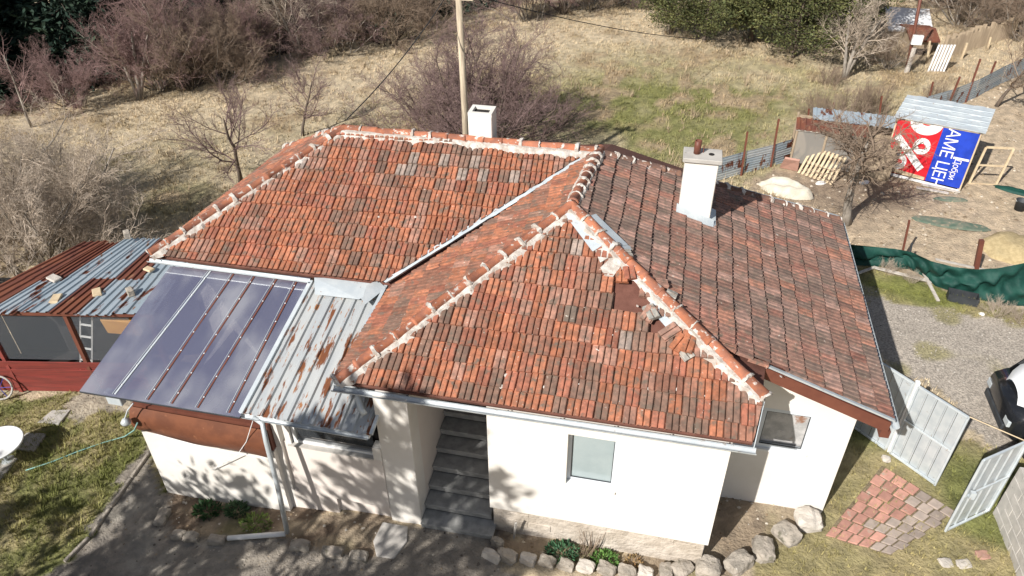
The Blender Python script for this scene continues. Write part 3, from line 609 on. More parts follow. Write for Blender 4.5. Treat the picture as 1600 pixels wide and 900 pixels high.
# lean-to roofs: smoky plastic canopy and rusty metal sheets
cTL, cTR, cBL, cBR = PZ(266,416,2.98), PZ(486,433,2.98), PZ(124,611,2.2), PZ(374,652,2.2)
cn = (cTR-cTL).cross(cBL-cTL).normalized(); cn = cn if cn.z > 0 else -cn
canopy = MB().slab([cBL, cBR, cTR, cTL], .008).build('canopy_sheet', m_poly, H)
def quad(a_, b_): return cTL.lerp(cTR, a_).lerp(cBL.lerp(cBR, a_), b_)
for i, (ta, tb) in enumerate(((.30,.22), (.47,.43), (.62,.58), (.78,.74), (.92,.93))):
    p, q = quad(ta, .01), quad(tb, .985)
    MB().bar(p-cn*.045, q-cn*.045, .09, .06, cn).build('rafter', m_brown, canopy); 
    st = MB().bar(p+cn*.006, q+cn*.006, .026, .008, cn).build('clamp_strip', m_zincpale if i == 0 else m_brown, canopy); MB().bar(p+cn*.006-Vector((.045,0,0)), q+cn*.006-Vector((.045,0,0)), .007, .006, cn).build('clamp_edge', m_zincpale, canopy)
    for k in range(7):
        s_ = p.lerp(q, (k+.5)/7); MB().lathe(s_+cn*.011, [(.014,0), (.012,.006), (.004,.009)], 8).build('screw', m_white, canopy)
for b_ in (.06, .80): MB().bar(quad(.02 if b_ < .5 else .28, b_)-cn*.125, quad(.99, b_)-cn*.125, .07, .08, cn).build('purlin', m_brown, canopy)
for a_ in (.3, .97): p = quad(a_, .8)-cn*.165; MB().bar(p, (p.x, p.y, 1.82), .07, .07, (0,1,0)).build('post', m_brown, canopy)
MB().bar(quad(0, 1.0)-cn*.02, quad(1, 1.0)-cn*.02, .03, .02, cn).build('edge_trim', m_plasticb, canopy)
def corr(a0, a1, b1, b0, n, amp, name, mt, par, org=None, trap=True, lift=0):   # corrugated sheet, ribs run a->b;   a0 a1 top edge, b0 b1 bottom edge
    a0, a1, b0, b1 = map(Vector, (a0, a1, b0, b1)); nr = (a1-a0).cross(b0-a0).normalized(); nr = nr if nr.z > 0 else -nr; vs = []
    prof = [(0,0), (.30,0), (.40,1), (.62,1), (.72,0)] if trap else [(i/8, .5-.5*math.cos(i/8*2*math.pi)) for i in range(8)]
    cols_ = [((i+t)/n, h) for i in range(n) for t, h in prof]+[(1, 0)]
    for e0, e1 in ((a0, a1), (b0, b1)):
        for t, h in cols_: vs.append(e0.lerp(e1, t)+nr*(h*amp+lift))
    k = len(cols_); m_ = len(vs); vs += [p-nr*.003 for p in vs]
    fs = [(i, i+1, k+i+1, k+i) for i in range(k-1)]+[(m_+i+1, m_+i, m_+k+i, m_+k+i+1) for i in range(k-1)]+[(i+1, i, m_+i, m_+i+1) for i in range(k-1)]+[(k+i, k+i+1, m_+k+i+1, m_+k+i) for i in range(k-1)]
    return MB().add(vs, fs).build(name, mt, par, org=org)
mTL, mTR, mBL, mBR = PZ(487,440,2.98), Vector((.60,2.4,2.98)), PZ(377,646,2.2), PZ(580,681,2.2)
mTR.x = mBR.x+.02
mid = .50
for i, (s0, s1) in enumerate(((0,.5), (.5,1))):
    tl, tr_ = mTL.lerp(mTR, s0), mTL.lerp(mTR, s1); bl, br = mBL.lerp(mBR, s0), mBL.lerp(mBR, s1)
    corr(tl.lerp(bl, mid-.03), tr_.lerp(br, mid-.03), br, bl, 5, .036, 'metal_sheet', m_rusty, H, lift=.002*i)
    corr(tl, tr_, tr_.lerp(br, mid), tl.lerp(bl, mid), 5, .036, 'metal_sheet', m_rusty, H, lift=.006+.002*i)
mn = (mTR-mTL).cross(mBL-mTL).normalized(); mn = mn if mn.z > 0 else -mn
MB().slab([p+mn*.045 for p in (PZ(493,462,2.93), PZ(562,470,2.95), PZ(592,452,3.0), PZ(604,440,3.05), PZ(492,436,3.03))], .006).build('flashing_sheet', m_zincpale, H)
MB().slab([p+mn*.05 for p in (PZ(556,458,2.97), PZ(572,478,2.93), PZ(604,452,3.03), PZ(590,440,3.05))], .006).build('flashing_sheet', m_zinc, H)
MB().bar(mTL+mn*.02, mBL+mn*.02, .07, .05, mn).build('edge_strip', m_zincpale, H)
MB().bar(V_+Vector((-.05,0,-.03)), D+Vector((-.05,0,-.03)), .06, .05).build('eave_strip', m_zincpale, H)
MB().bar(mBL+Vector((0,.05,-.06)), mBR+Vector((-.05,.05,-.06)), .06, .08).build('fascia', m_white, H)
gutter(mBL+Vector((-.05,-.02,-.03)), mBR+Vector((-.05,-.02,-.03)), .04)
MB().tube([PZ(562,605,2.72), PZ(560,622,2.6), PZ(565,640,2.5), PZ(570,648,2.45)], .05, 10).build('spout', m_zinc, H, True)
MB().bar(PZ(598,628,2.45), mBR+Vector((0,0,.03)), .05, .05).build('edge_strip', m_zinc, H)
dp = [PZ(396,652,2.15), PZ(410,662,2.1), PZ(416,690,1.85)]; b0 = GP(449,832, .1); dp += [dp[-1].lerp(b0, .5)+Vector((.02,0,.02)), b0]
MB().tube(dp, .042, 10).build('downpipe', m_zinc, H, True)
MB().tube([GP(446,834,.07), GP(356,841,.06)], .045, 10).build('drain_pipe', m_white, H, True)
MB().bar(GP(805,800,.9)+Vector((0,.05,-.35)), GP(803,840,0), .03, .03).build('standpipe', m_concpale, H); 
# ------------------------------------------------------------------ vegetation
def tubes_np(segs, n=3):
    P0 = np.array([s[0] for s in segs]); P1 = np.array([s[1] for s in segs]); r0 = np.array([s[2] for s in segs]); r1 = np.array([s[3] for s in segs])
    d = P1-P0; d /= np.linalg.norm(d, axis=1, keepdims=True)+1e-9; ref = np.where(np.abs(d[:, 2:3]) > .9, np.array([[1., 0, 0]]), np.array([[0, 0, 1.]]))
    a = np.cross(d, ref); a /= np.linalg.norm(a, axis=1, keepdims=True)+1e-9; b = np.cross(d, a); k = len(segs); V = np.zeros((k, 2*n, 3))
    for i in range(n):
        o = a*math.cos(i*2*math.pi/n)+b*math.sin(i*2*math.pi/n); V[:, i] = P0+o*r0[:, None]; V[:, n+i] = P1+o*r1[:, None]
    base_ = (np.arange(k)*2*n)[:, None]; F = np.concatenate([base_+np.array([[i, (i+1) % n, n+(i+1) % n, n+i]]) for i in range(n)], 0)
    return V.reshape(-1, 3), F
def grow(r, p, d, L, rad, lev, maxl, out, P):
    ns = P['seg'][lev]; st = L/ns; pts = [(p, rad, d)]
    for i in range(ns):
        d = (d+Vector((r.gauss(0, 1), r.gauss(0, 1), r.gauss(0, 1)))*P['wob'][lev]+Vector((0, 0, P['up'][lev]))).normalized()
        q = p+d*st; rr = rad*(1-.7*(i+1)/ns) if lev else rad*(1-.55*(i+1)/ns)
        out[min(lev, len(out)-1)].append((tuple(p), tuple(q), pts[-1][1], rr)); p = q; pts.append((p, rr, d))
    if lev >= maxl: return
    for j in range(P['kids'][lev]):
        t = P['from'][lev]+(1-P['from'][lev])*((j+r.random())/P['kids'][lev]); f = t*ns; i = min(int(f), ns-1); f -= i
        bp = pts[i][0].lerp(pts[i+1][0], f); bd = pts[i+1][2]; ax = bd.cross(Vector((r.gauss(0,1), r.gauss(0,1), r.gauss(0,1)))).normalized()
        nd = (bd*math.cos(P['ang'][lev])+ax*math.sin(P['ang'][lev])).normalized()
        grow(r, bp, nd, L*P['len'][lev]*r.uniform(.65, 1.15)*(1.1-.45*t), max(.0025, pts[i][1]*P['rad'][lev]), lev+1, maxl, out, P)
def woody(seed, stems, L, rad, P, maxl=3, tilt=(.1, .9), spread=.1):
    r = random.Random(seed); out = [[], [], [], []]
    for i in range(stems):
        a = r.random()*6.283; t = r.uniform(*tilt); d = Vector((math.cos(a)*math.sin(t), math.sin(a)*math.sin(t), math.cos(t))); q = spread*math.sqrt(r.random())
        grow(r, Vector((math.cos(a)*q, math.sin(a)*q, -.08)), d, L*r.uniform(.7, 1.1), rad*r.uniform(.6, 1.1), 0, maxl, out, P)
    tw = out[1]+out[2]+out[3]; V2, F2 = tubes_np(tw, 3)
    if stems < 4:
        tk = []; k_ = len(out[0])//stems
        for i in range(stems):
            sg = out[0][i*k_:(i+1)*k_]; mb_ = MB().tube([sg[0][0]]+[q[1] for q in sg]+[tuple(Vector(sg[-1][1])+(Vector(sg[-1][1])-Vector(sg[-1][0]))*.5)], [sg[0][2]*1.25]+[q[3] for q in sg]+[.006], 8); me_ = bpy.data.meshes.new('trunk'); me_.from_pydata(mb_.v, [], mb_.f); me_.polygons.foreach_set('use_smooth', [True]*len(me_.polygons)); tk.append(me_)
    else: tk = [np_mesh('trunk', *tubes_np(out[0], 4))]
    return (*tk, np_mesh('crown', V2, F2))
P_BUSH = dict(seg=[5,4,3,2], wob=[.20,.22,.25,.2], up=[.06,.06,.05,.0], kids=[10,10,8,0], ang=[.6,.7,.75,.6], len=[.5,.5,.5,.5], rad=[.5,.55,.6,.6], **{'from': [.3,.15,.1,0]})
P_TREE = dict(seg=[5,5,4,3], wob=[.10,.16,.2,.2], up=[.03,.05,.04,.02], kids=[10,12,10,0], ang=[.8,.7,.7,.6], len=[.72,.5,.45,.5], rad=[.45,.5,.6,.6], **{'from': [.28,.2,.15,0]})
P_GNAR = dict(seg=[6,6,4,3], wob=[.035,.34,.35,.3], up=[.12,.05,.06,.02], kids=[17,15,10,0], ang=[1.05,.9,.8,.6], len=[.95,.45,.42,.5], rad=[.5,.5,.55,.6], **{'from': [.66,.2,.1,0]})
P_WIDE = dict(seg=[5,5,4,3], wob=[.12,.2,.2,.2], up=[.0,.07,.07,.05], kids=[11,14,12,0], ang=[1.05,.65,.6,.5], len=[.95,.5,.45,.5], rad=[.5,.5,.6,.6], **{'from': [.3,.15,.1,0]})
VEG = {}
def veg(kind):
    if kind in VEG: return VEG[kind]
    K_ = dict(bushA=lambda: woody(11, 30, 2.0, .026, P_BUSH, 3, (.05, 1.15), .5), bushB=lambda: woody(12, 20, 2.0, .024, P_BUSH, 3, (.05, 1.0), .35), bushD=lambda: woody(14, 44, 2.0, .026, P_BUSH, 3, (.05, 1.2), .5), bushC=lambda: woody(13, 16, 2.6, .028, P_BUSH, 3, (.0, .8), .12),
        treeA=lambda: woody(21, 1, 2.6, .09, P_TREE, 3, (0, .1), 0), treeB=lambda: woody(22, 2, 2.6, .08, P_TREE, 3, (.05, .3), 0), treeC=lambda: woody(23, 3, 2.3, .07, P_TREE, 3, (.1, .5), 0),
        wide=lambda: woody(24, 1, 1.7, .075, P_WIDE, 3, (.05, .2), 0), gnarl=lambda: woody(26, 1, 2.3, .16, P_GNAR, 3, (0, .06), 0), thin=lambda: woody(27, 1, 2.4, .06, P_TREE, 2, (.0, .1), 0), scrub=lambda: woody(28, 24, .9, .012, P_BUSH, 2, (.1, 1.2), .3))
    VEG[kind] = K_[kind](); return VEG[kind]
def plant(name, label, cat, kind, loc, sc, rz, mt1, mt2, group=None, sz=None):
    e = thing(name, label, cat, loc, group); e.rotation_euler = (0, 0, rz); e.scale = (sc, sc, sz or sc)
    ms = veg(kind)
    for i_, me in enumerate(ms):
        nm, mt = ('crown', mt2) if i_ == len(ms)-1 else ('trunk', mt1)
        if not len(me.materials): me.materials.append(None)
        o = bpy.data.objects.new(nm, me); COL.objects.link(o); o.parent = e; o.material_slots[0].link = 'OBJECT'; o.material_slots[0].material = mt
    return e
def needles(seed, H_, R_, tiers, per, leaf, conical=True, dark=.5):
    g = np.random.default_rng(seed); r = random.Random(seed); segs = [((0,0,-.3), (0,0,H_*.95), H_*.022, .02)]; C_ = []
    D_ = []
    for i in range(tiers):
        f = (i+r.random())/tiers; z = H_*(.08+.9*f)
        rr = R_*((1-f)**.8 if conical else math.sqrt(max(.02, 1-((f-.35)/.68)**2)))*r.uniform(.75, 1.15)
        a = r.random()*6.283; tip = Vector((math.cos(a)*rr, math.sin(a)*rr, z+(-.18*rr if conical else .35*rr)))
        b0 = Vector((0, 0, z)); segs.append((tuple(b0), tuple(tip), .02*H_/6, .006))
        m_ = per; t = g.random(m_)**.6; spread = (.12*R_+.10*rr) if conical else (.075*R_+.06*rr)
        pts = np.array(b0)+(np.array(tip)-np.array(b0))*t[:, None]+g.normal(0, 1, (m_, 3))*spread*np.array([1, 1, .55])*(1.1-.5*t[:, None]); C_.append(pts)
        D_.append(np.tile(np.array((tip-b0).normalized()), (m_, 1))+g.normal(0, .6, (m_, 3)))
    C_ = np.concatenate(C_); D_ = np.concatenate(D_); D_ /= np.linalg.norm(D_, axis=1, keepdims=True); k = len(C_)
    s = np.cross(D_, g.normal(0, 1, (k, 3))); s /= np.linalg.norm(s, axis=1, keepdims=True); l = leaf*(.5+g.random((k, 1))); wv = l*.22
    V = np.stack([C_-D_*l*.5, C_+s*wv, C_+D_*l*.6, C_-s*wv], 1).reshape(-1, 3); F = np.arange(4*k).reshape(-1, 4)
    cl = .6+.8*g.random((k, 1)); cl = np.repeat(cl*np.array([[1, 1, 1]])*(1+np.array([[.25, .1, -.1]])*(g.random((k, 1))-.5)), 4, 0)
    V1, F1 = tubes_np(segs, 5); return np_mesh('trunk', V1, F1), np_mesh('crown', V, F, cl)
VEG['fir'] = needles(31, 9, 2.5, 110, 110, .24); VEG['fir2'] = needles(32, 8, 2.9, 110, 110, .24)
VEG['juniper'] = needles(33, 5.2, 2.3, 120, 230, .10, False); VEG['juniper2'] = needles(34, 4.6, 2.6, 120, 230, .10, False)
# --- trees in the field
plant('purple_bush', 'large round purplish leafless bush behind the chimney and wooden pole', 'bush', 'bushD', GP(742,235), 1.7, .4, m_bark, m_twigp)
plant('bare_tree', 'spreading leafless fruit tree just behind the left roof hip', 'tree', 'wide', GP(376,283), 1.3, 1.1, m_bark, m_twigp)
plant('bare_tree', 'smaller leafless tree showing above the left end of the ridge', 'tree', 'wide', GP(472,213), 1.0, 2.9, m_bark, m_twigp)
plant('pale_bush', 'big tangled pale-twigged bush behind the rusty shed roof', 'bush', 'bushB', GP(50,420), 1.75, .8, m_barkpale, m_twigg)
plant('pale_bush', 'pale thorny bush reaching over the back of the shed roof', 'bush', 'bushB', GP(110,395), 1.0, 2.8, m_barkpale, m_twigg)
plant('pale_bush', 'upper pale bush behind the big tangled one', 'bush', 'bushA', GP(20,345), 1.25, 1.8, m_barkpale, m_twigg)
plant('pale_bush', 'pale twiggy bush at the left frame edge above the shed', 'bush', 'bushC', GP(-30,380), 1.5, 2.2, m_barkpale, m_twigg)
plant('bare_tree', 'slim pale bare tree standing alone at the left edge of the field', 'tree', 'thin', GP(50,198), 1.3, .3, m_barkpale, m_twigr)
plant('gnarled_tree', 'gnarled grey pollarded tree with dense twigs before the banner shed', 'tree', 'gnarl', GP(1322,349), 1.3, 0, m_barkpale, m_twigb, sz=1.15).rotation_euler = (.03, -.20, 0)
plant('bare_tree', 'leaning bare grey tree with brown tuft in front of the junipers', 'tree', 'treeC', GP(1318,122), 1.35, 1.0, m_barkpale, m_twigg)
plant('bare_tree', 'leafless tree beside the corrugated fence at the right frame edge', 'tree', 'wide', GP(1556,166), 1.25, 2.0, m_bark, m_twigb)
plant('dry_tuft', 'brown dry tuft at the foot of the leaning grey tree', 'shrub', 'scrub', GP(1296,134), .8, 0, m_twigb, m_twigb)
wood = [('bushB', 118, 165, .85, m_twigr, 'rosy bare thicket bush beside the slim pale tree'), ('treeC', 218, 155, 1.15, m_twigr, 'rosy bare tree with leaning pale trunk at the wood edge'), ('bushA', 175, 120, 1.1, m_twigr, 'tall rosy bare bush behind the leaning pale trunk'),
    ('treeB', 290, 130, 1.2, m_twigr, 'tall pinkish bare tree in the middle of the left thicket'), ('bushC', 300, 138, 1.0, m_twigb, 'brown bare bush low in the middle of the left thicket'), ('bushA', 355, 122, .95, m_twigb, 'ochre brown bush with yellowish leaves in the left thicket'),
    ('treeC', 395, 112, 1.0, m_twigr, 'pinkish bare tree at the right end of the left thicket'), ('treeB', 470, 92, .95, m_twigg, 'pale grey bare tree with several trunks by the field rim'), ('bushB', 450, 70, 1.1, m_twigp, 'dull purple bush behind the pale grey bare tree'),
    ('bushA', 530, 78, .85, m_twigp, 'dusky bare bush right of the pale grey tree'), ('bushA', 612, 62, 1.05, m_twigb, 'wide brown bare bush left of the wooden pole top'), ('bushB', 575, 45, 1.0, m_twigp, 'purplish bush behind the wide brown bush'), ('bushC', 668, 38, .8, m_twigb, 'low olive brown bush just left of the pole'),
    ('bushB', 830, 32, .95, m_twigp, 'low purple bush along the far field edge'), ('bushC', 880, 22, .8, m_twigr, 'rosy shrub beside the low purple bush'), ('bushB', 925, 14, .8, m_twigb, 'brown scrub on the far slope at the top edge'), ('bushA', 775, 12, .7, m_twigb, 'tan scrub at the far field edge right of the pole'), ('bushC', 970, 8, .8, m_twigp, 'purplish scrub left of the junipers at the top edge'),
    ('treeA', 250, 70, 1.2, m_twigr, 'tall pale bare tree rising above the rosy thicket'), ('treeA', 330, 40, 1.5, m_twigr, 'tall rosy bare tree before the dark firs'), ('bushB', 12, 180, .3, m_twigr, 'low reddish scrub at the left frame edge'), ('bushC', 250, 140, 1.0, m_twigr, 'rosy bush between the leaning trunk and the tall pinkish tree'), ('bushA', 330, 112, 1.15, m_twigr, 'broad pinkish bush behind the brown low bush'), ('bushB', 420, 95, 1.1, m_twigb, 'brown bush behind the pinkish tree at the thicket end'),
    ('bushC', 500, 60, 1.1, m_twigr, 'rosy bush in the second row behind the pale grey tree'), ('bushA', 380, 70, 1.3, m_twigr, 'large rosy bush in the back row of the thicket'), ('bushA', 290, 85, 1.3, m_twigr, 'large pinkish bush in the back row left of the large rosy one'), ('bushB', 560, 62, .9, m_twigb, 'brown bush between the dusky bush and the wide brown one')]
for i, (k, x, y, s, mt, lb) in enumerate(wood):
    plant('bare_bush' if k.startswith('bush') else 'bare_tree', lb, 'bush' if k.startswith('bush') else 'tree', k, GP(x, y), s*(1.2 if y > 80 else 1.5), i*1.3, m_barkpale if i % 2 else m_bark, mt, 'leafless thicket round the field')
firs = [('fir', -18.5, 17.2, .9), ('fir2', -21, 13.8, .85), ('fir', -23.5, 13, 1.0), ('fir2', -16.2, 20.6, .85), ('fir', -19, 20, 1.15), ('fir2', -22, 17, 1.2), ('fir', -25.5, 20, 1.3), ('fir2', -18, 25, 1.2), ('fir', -22, 25, 1.4), ('fir2', -15, 28.5, 1.1), ('fir', -11, 32, 1.1), ('fir2', -27, 14, 1.1), ('fir', -29, 25, 1.5), ('fir2', -24, 30, 1.4), ('fir', -18, 32, 1.3), ('fir2', -8, 35, 1.0)]
firs.sort(key=lambda f: project((f[1], f[2], 3))[0])
for i, (k, x, y, s) in enumerate(firs):
    plant('fir_tree', ORD[i]+' dark green fir from the left in the wood behind the thicket', 'tree', k, (x, y, gz(x, y)-.2), s, i*1.7, m_bark, m_needd, 'dark firs beyond the field')
for i, (k, x, y, s) in enumerate((('juniper', 1048, 52, .8), ('juniper2', 1100, 66, .9), ('juniper', 1172, 66, 1.15), ('juniper2', 1238, 90, 1.0), ('juniper', 1300, 68, 1.0))):
    plant('juniper_tree', ('leftmost' if i == 0 else ORD[i]+' from the left')+' of the dense olive evergreens beyond the meadow', 'tree', k, GP(x, y), s, i*1.1, m_bark, m_needl, 'evergreens beyond the meadow')
for i, (k, x, y, s, lb) in enumerate((('bushC', 1500, 40, 1.1, 'tall bare bush right of the far pole'), ('bushB', 1550, 36, 1.2, 'bare thicket bush near the top right corner'), ('bushA', 1610, 60, 1.1, 'bare bush cut by the right frame edge at the top'), ('bushC', 1470, 12, 1.4, 'bare bush behind the far wooden fence'), ('treeC', 1335, 60, 1.0, 'bare tree left of the far white roof'), ('bushA', 1540, 5, 1.5, 'wide bare bush at the top right edge'), ('bushC', 1385, 108, .42, 'dark twiggy shrub left of the far pole'), ('bushB', 1600, 20, 1.5, 'bare bush in the top right corner'))):
    plant('bare_tree', lb, 'tree', k, GP(x, y), s*1.45, i*2.1, m_barkpale, m_twigr if i % 2 else m_twigb, 'bare trees near the far house')
for i, (x, y, s) in enumerate(((1330, 190, .9), (1295, 200, .8), (1275, 185, .7), (1360, 180, .9), (1455, 165, .7))):
    plant('dry_weeds', ('tall dry weeds behind the mesh coop, '+ORD[i]+' clump') if i < 4 else 'tall dry weeds by the rusty fence posts', 'weeds', 'scrub', GP(x, y), s, i, m_twigb, m_twigb, 'dry weed clumps', sz=s*1.5)
for i, (x, y, s) in enumerate(((1385, 425, .35), (1425, 440, .3), (1560, 492, .45), (1590, 500, .4))):
    plant('dry_weeds', ('low dry weeds below the net fence, '+ORD[i]+' from the left'), 'weeds', 'scrub', GP(x, y), s, i, m_twigg, m_twigg, 'weeds under the net')
# the pines behind the camera whose shade falls on the front walls and yard
VEG['pine'] = needles(35, 10, 2.5, 46, 120, .26, False); VEG['pine2'] = needles(36, 9.5, 2.6, 44, 120, .26, False)
for k, x, y, rz, lb in (('pine', -3.0, -7.5, .3, 'pine before the house, out of frame, shading the stair wall'), ('pine2', -6.4, -7.3, 1.4, 'pine before the house, out of frame, shading the veranda'), ('pine', -10.2, -6.4, 2.5, 'pine before the house, out of frame, shading the lawn')):
    plant('pine_tree', lb, 'tree', k, (x, y, -.4), 1, rz, m_bark, m_needl, sz=.93 if x > -4 else .70 if k == 'pine2' else .46)
m_teal = mat('pale_teal', (.20,.40,.36), (.26,.46,.42), 5, .5)
# ------------------------------------------------------------------ wooden pole and wires behind the house
pp = Vector((-.72, 9.95, gz(-.72, 9.95)))
e = thing('utility_pole', 'pale weathered wooden pole behind the white chimney', 'pole', pp)
MB().tube([pp+Vector((0,0,-.2)), pp+Vector((.02,0,3)), pp+Vector((-.01,0,6.1))], [.10,.088,.075], 12).build('shaft', m_polewood, e, True)
MB().bar(pp+Vector((-.35,0,5.85)), pp+Vector((.35,0,5.85)), .06, .07).build('crossarm', m_polewood, e)
for s_ in (-.3, .3): MB().lathe(pp+Vector((s_,0,5.89)), [(.03,0), (.045,.03), (.03,.06), (.04,.09), (.015,.12)], 10).build('insulator', m_white, e)
def wire(name, a, b, sag, label, n=14, r_=.012):
    a, b = Vector(a), Vector(b); pts = [a.lerp(b, i/n)-Vector((0,0,sag*4*(i/n)*(1-i/n))) for i in range(n+1)]
    return tag(MB().tube(pts, r_, 5).build(name, m_rubber), label, 'wire')
wire('service_wire', pp+Vector((-.3,0,5.9)), A+Vector((.05,.1,.2)), .15, 'black wire running from the wooden pole down to the left ridge end')
wire('overhead_wire', pp+Vector((.3,0,5.95)), PY(1130,62,24), .25, 'thin black overhead wire crossing the field to the right of the pole')
# ------------------------------------------------------------------ rusty shed on the left
sh = thing('rusty_shed', 'low lean-to shed with rusty corrugated roof left of the house', 'shed', (-7, 3, -.4))
fl, fr_, br_, bl_ = Vector((-8.9,1.40,1.78)), Vector((-4.95,2.12,1.78)), Vector((-5.6,5.1,1.62)), Vector((-8.2,4.25,1.62))
def sq(a_, b_): return fl.lerp(fr_, a_).lerp(bl_.lerp(br_, a_), b_)
cuts = [0, .2, .33, .50, .64, .80, 1.0]; mts = [[m_rustsheet, m_rustsheet], [m_oldsheet, m_rustsheet], [m_oldsheet, m_oldsheet], [m_rustsheet, m_oldsheet], [m_oldsheet, m_rustsheet], [m_oldsheet, m_oldsheet]]
for i in range(6):
    a_, b_ = cuts[i]-.01, cuts[i+1]+.01; j = (.02, -.03, .03, 0, -.02, .02)[i]
    corr(sq(a_, .45+j), sq(b_, .45+j), sq(b_, -.02+j*.5), sq(a_, -.02+j*.5), 4, .03, 'roof_sheet', mts[i][0], sh, lift=.004*(i % 2))
    corr(sq(a_, 1.0+j), sq(b_, 1.0+j), sq(b_, .42+j), sq(a_, .42+j), 4, .03, 'roof_sheet', mts[i][1], sh, lift=.010+.004*(i % 2))
MB().bar(sq(0,.01)-Vector((0,0,.06)), sq(1,.01)-Vector((0,0,.06)), .06, .07).build('beam', m_brown, sh); MB().bar(sq(0,.97)-Vector((0,0,.06)), sq(1,.97)-Vector((0,0,.06)), .06, .07).build('beam', m_brown, sh)
for a_ in (.12, .55, .97): p = sq(a_, .03); MB().bar((p.x,p.y,gz(p.x,p.y)-.1), p-Vector((0,0,.09)), .09, .09, (0,1,0)).build('post', m_redwood if a_ < .2 else m_brown, sh)
p0, p1 = sq(.0,.03), sq(.86,.03)
for k in range(4):
    z0 = -.42+k*.215; MB().slab([(p0.x,p0.y-.03,z0), (p1.x,p1.y-.03,z0), (p1.x,p1.y-.03-.012*k,z0+.205), (p0.x,p0.y-.03-.012*k,z0+.205)], .025).build('board', m_redwood, sh)
MB().slab([(p0.x,p0.y,.46), (p1.x,p1.y,.46), (p1.x,p1.y,1.68), (p0.x,p0.y,1.68)], .004).build('film', m_film, sh)
MB().slab([(p0.x-.4,p0.y+1.1,-.5), (p1.x+.6,p1.y+1.3,-.5), (p1.x+.6,p1.y+1.3,1.66), (p0.x-.4,p0.y+1.1,1.66)], .05).build('back_wall', m_dark, sh); MB().slab([(p0.x-.42,p0.y+1.1,-.5), (p0.x-.42,p0.y+1.1,1.66), (p0.x-.02,p0.y+.03,1.66), (p0.x-.02,p0.y+.03,-.5)], .04).build('side_wall', m_dark, sh); MB().box(p0.x-.3, p1.x+.5, p0.y+.35, p1.y+.9, -.6, -.33).build('floor', m_dark, sh)  # near-black inner walls and floor added: the shed's inside shade put into colour
r = random.Random(5)
for i, (px, py, sx, lb, mt) in enumerate(((88,468,.30,'flat pale board lying on the shed roof, leftmost', m_pale), (152,458,.28,'flat pale board lying mid shed roof', m_pale), (205,460,.20,'dark brick weighing down the shed roof by the canopy', m_rock), (233,422,.22,'tan stone on the shed roof beside the house eave', m_pale), (200,370,.22,'dark stone at the back edge of the shed roof', m_rock), (85,436,.3,'pale stone slab on the left part of the shed roof', m_rockpale))):
    p = PZ(px, py, 1.76)+Vector((0,0,.0)); a0 = r.random()*3; u_ = Vector((math.cos(a0), math.sin(a0), 0))*sx/2; w_ = Vector((-math.sin(a0), math.cos(a0), 0))*sx/3
    o = MB().hexa([p-u_-w_, p+u_-w_*.8, p+u_+w_, p-u_+w_*.9], [q+Vector((0,0,.05+.09*(mt is m_rock))) for q in (p-u_*.9-w_, p+u_-w_*.8, p+u_*.9+w_, p-u_+w_*.8)]).build('roof_weight', mt, bevel=.012); tag(o, lb, 'weight', 'loose pieces on the shed roof')
p = Vector((-5.95, 1.66, .52)); q = PZ(185,512,1.15)
o = MB().slab([q+Vector((-.32,0,-.2)), q+Vector((.4,.06,-.2)), q+Vector((.4,.0,.2)), q+Vector((-.32,-.06,.2))], .12).build('orange_box', m_orange, bevel=.01); tag(o, 'orange and white box at the shed front under the canopy edge', 'box')
e = thing('plank_pile', 'two weathered planks lying before the red shed wall', 'planks', GP(100,590))
for a_, b_ in (((42,592),(140,578)), ((60,588),(146,584))): MB().bar(GP(*a_,.06 if a_[0]==42 else .12), GP(*b_,.10), .12, .04).build('plank', m_pale, e)
e = thing('step_ladder', 'white folded ladder leaning inside the shed behind the film', 'ladder', (-7.1,2.2,-.33))
for dx in (0,.28): MB().bar((-7.3+dx,2.05,-.3), (-6.9+dx,2.35,1.3), .045, .03).build('rail', m_white, e)
for k in range(5): t = .12+.18*k; MB().bar((-7.3+.4*t,2.05+.3*t,-.3+1.6*t), (-7.02+.4*t,2.05+.3*t,-.3+1.6*t), .03, .03).build('rung', m_white, e)
rock('feed_sack', 'pale sack standing inside the shed behind the film', 70, 560, .22, .16, .3, m_concpale, 70, None, .3, .5, 'sack') if False else None
# bicycle wheel
c0 = GP(8,622)+Vector((0,0,.30)); e = thing('bicycle_wheel', 'pale bicycle wheel with blue spokes leaning in the shed shade', 'wheel', GP(8,622)); n_ = 22; ux = Vector((.95,.3,0)); uy = Vector((-.12,.35,.93)).normalized()
MB().tube([c0+(ux*math.cos(k*2*math.pi/n_)+uy*math.sin(k*2*math.pi/n_))*.26 for k in range(n_+1)], .022, 7).build('tyre', m_concpale, e, True)
for k in range(6): MB().tube([c0, c0+(ux*math.cos(k*math.pi/3)+uy*math.sin(k*math.pi/3))*.25], .006, 5).build('spoke', m_blue, e)
# white round table-like disc, slabs, hose on the lawn
dc = GP(12,722); e = thing('round_table', 'white round metal table top at the left frame edge', 'table', dc)
MB().lathe(dc+Vector((0,0,.50)), [(.02,-.03), (.40,-.03), (.455,.0), (.455,.03), (.43,.03), (.42,.018), (.02,.014)], 40).build('tabletop', m_white, e, True); MB().lathe(dc, [(.16,0), (.16,.02), (.03,.05), (.03,.47)], 14).build('pedestal', m_zinc, e)
for i, q in enumerate(([(58,660),(82,640),(110,640),(92,662)], [(14,700),(42,675),(72,677),(52,705)], [(-40,745),(-5,712),(28,716),(0,750)])):
    P_ = [GP(*a_, .035) for a_ in q]; tag(MB().slab(P_[::-1] if (P_[1]-P_[0]).cross(P_[2]-P_[0]).z < 0 else P_, .06).build('stepping_slab', m_concpale, bevel=.008), ('grey concrete stepping slab nearest the shed', 'grey concrete stepping slab beside the white table', 'grey concrete slab under the white table')[i], 'slab', 'slabs across the lawn')
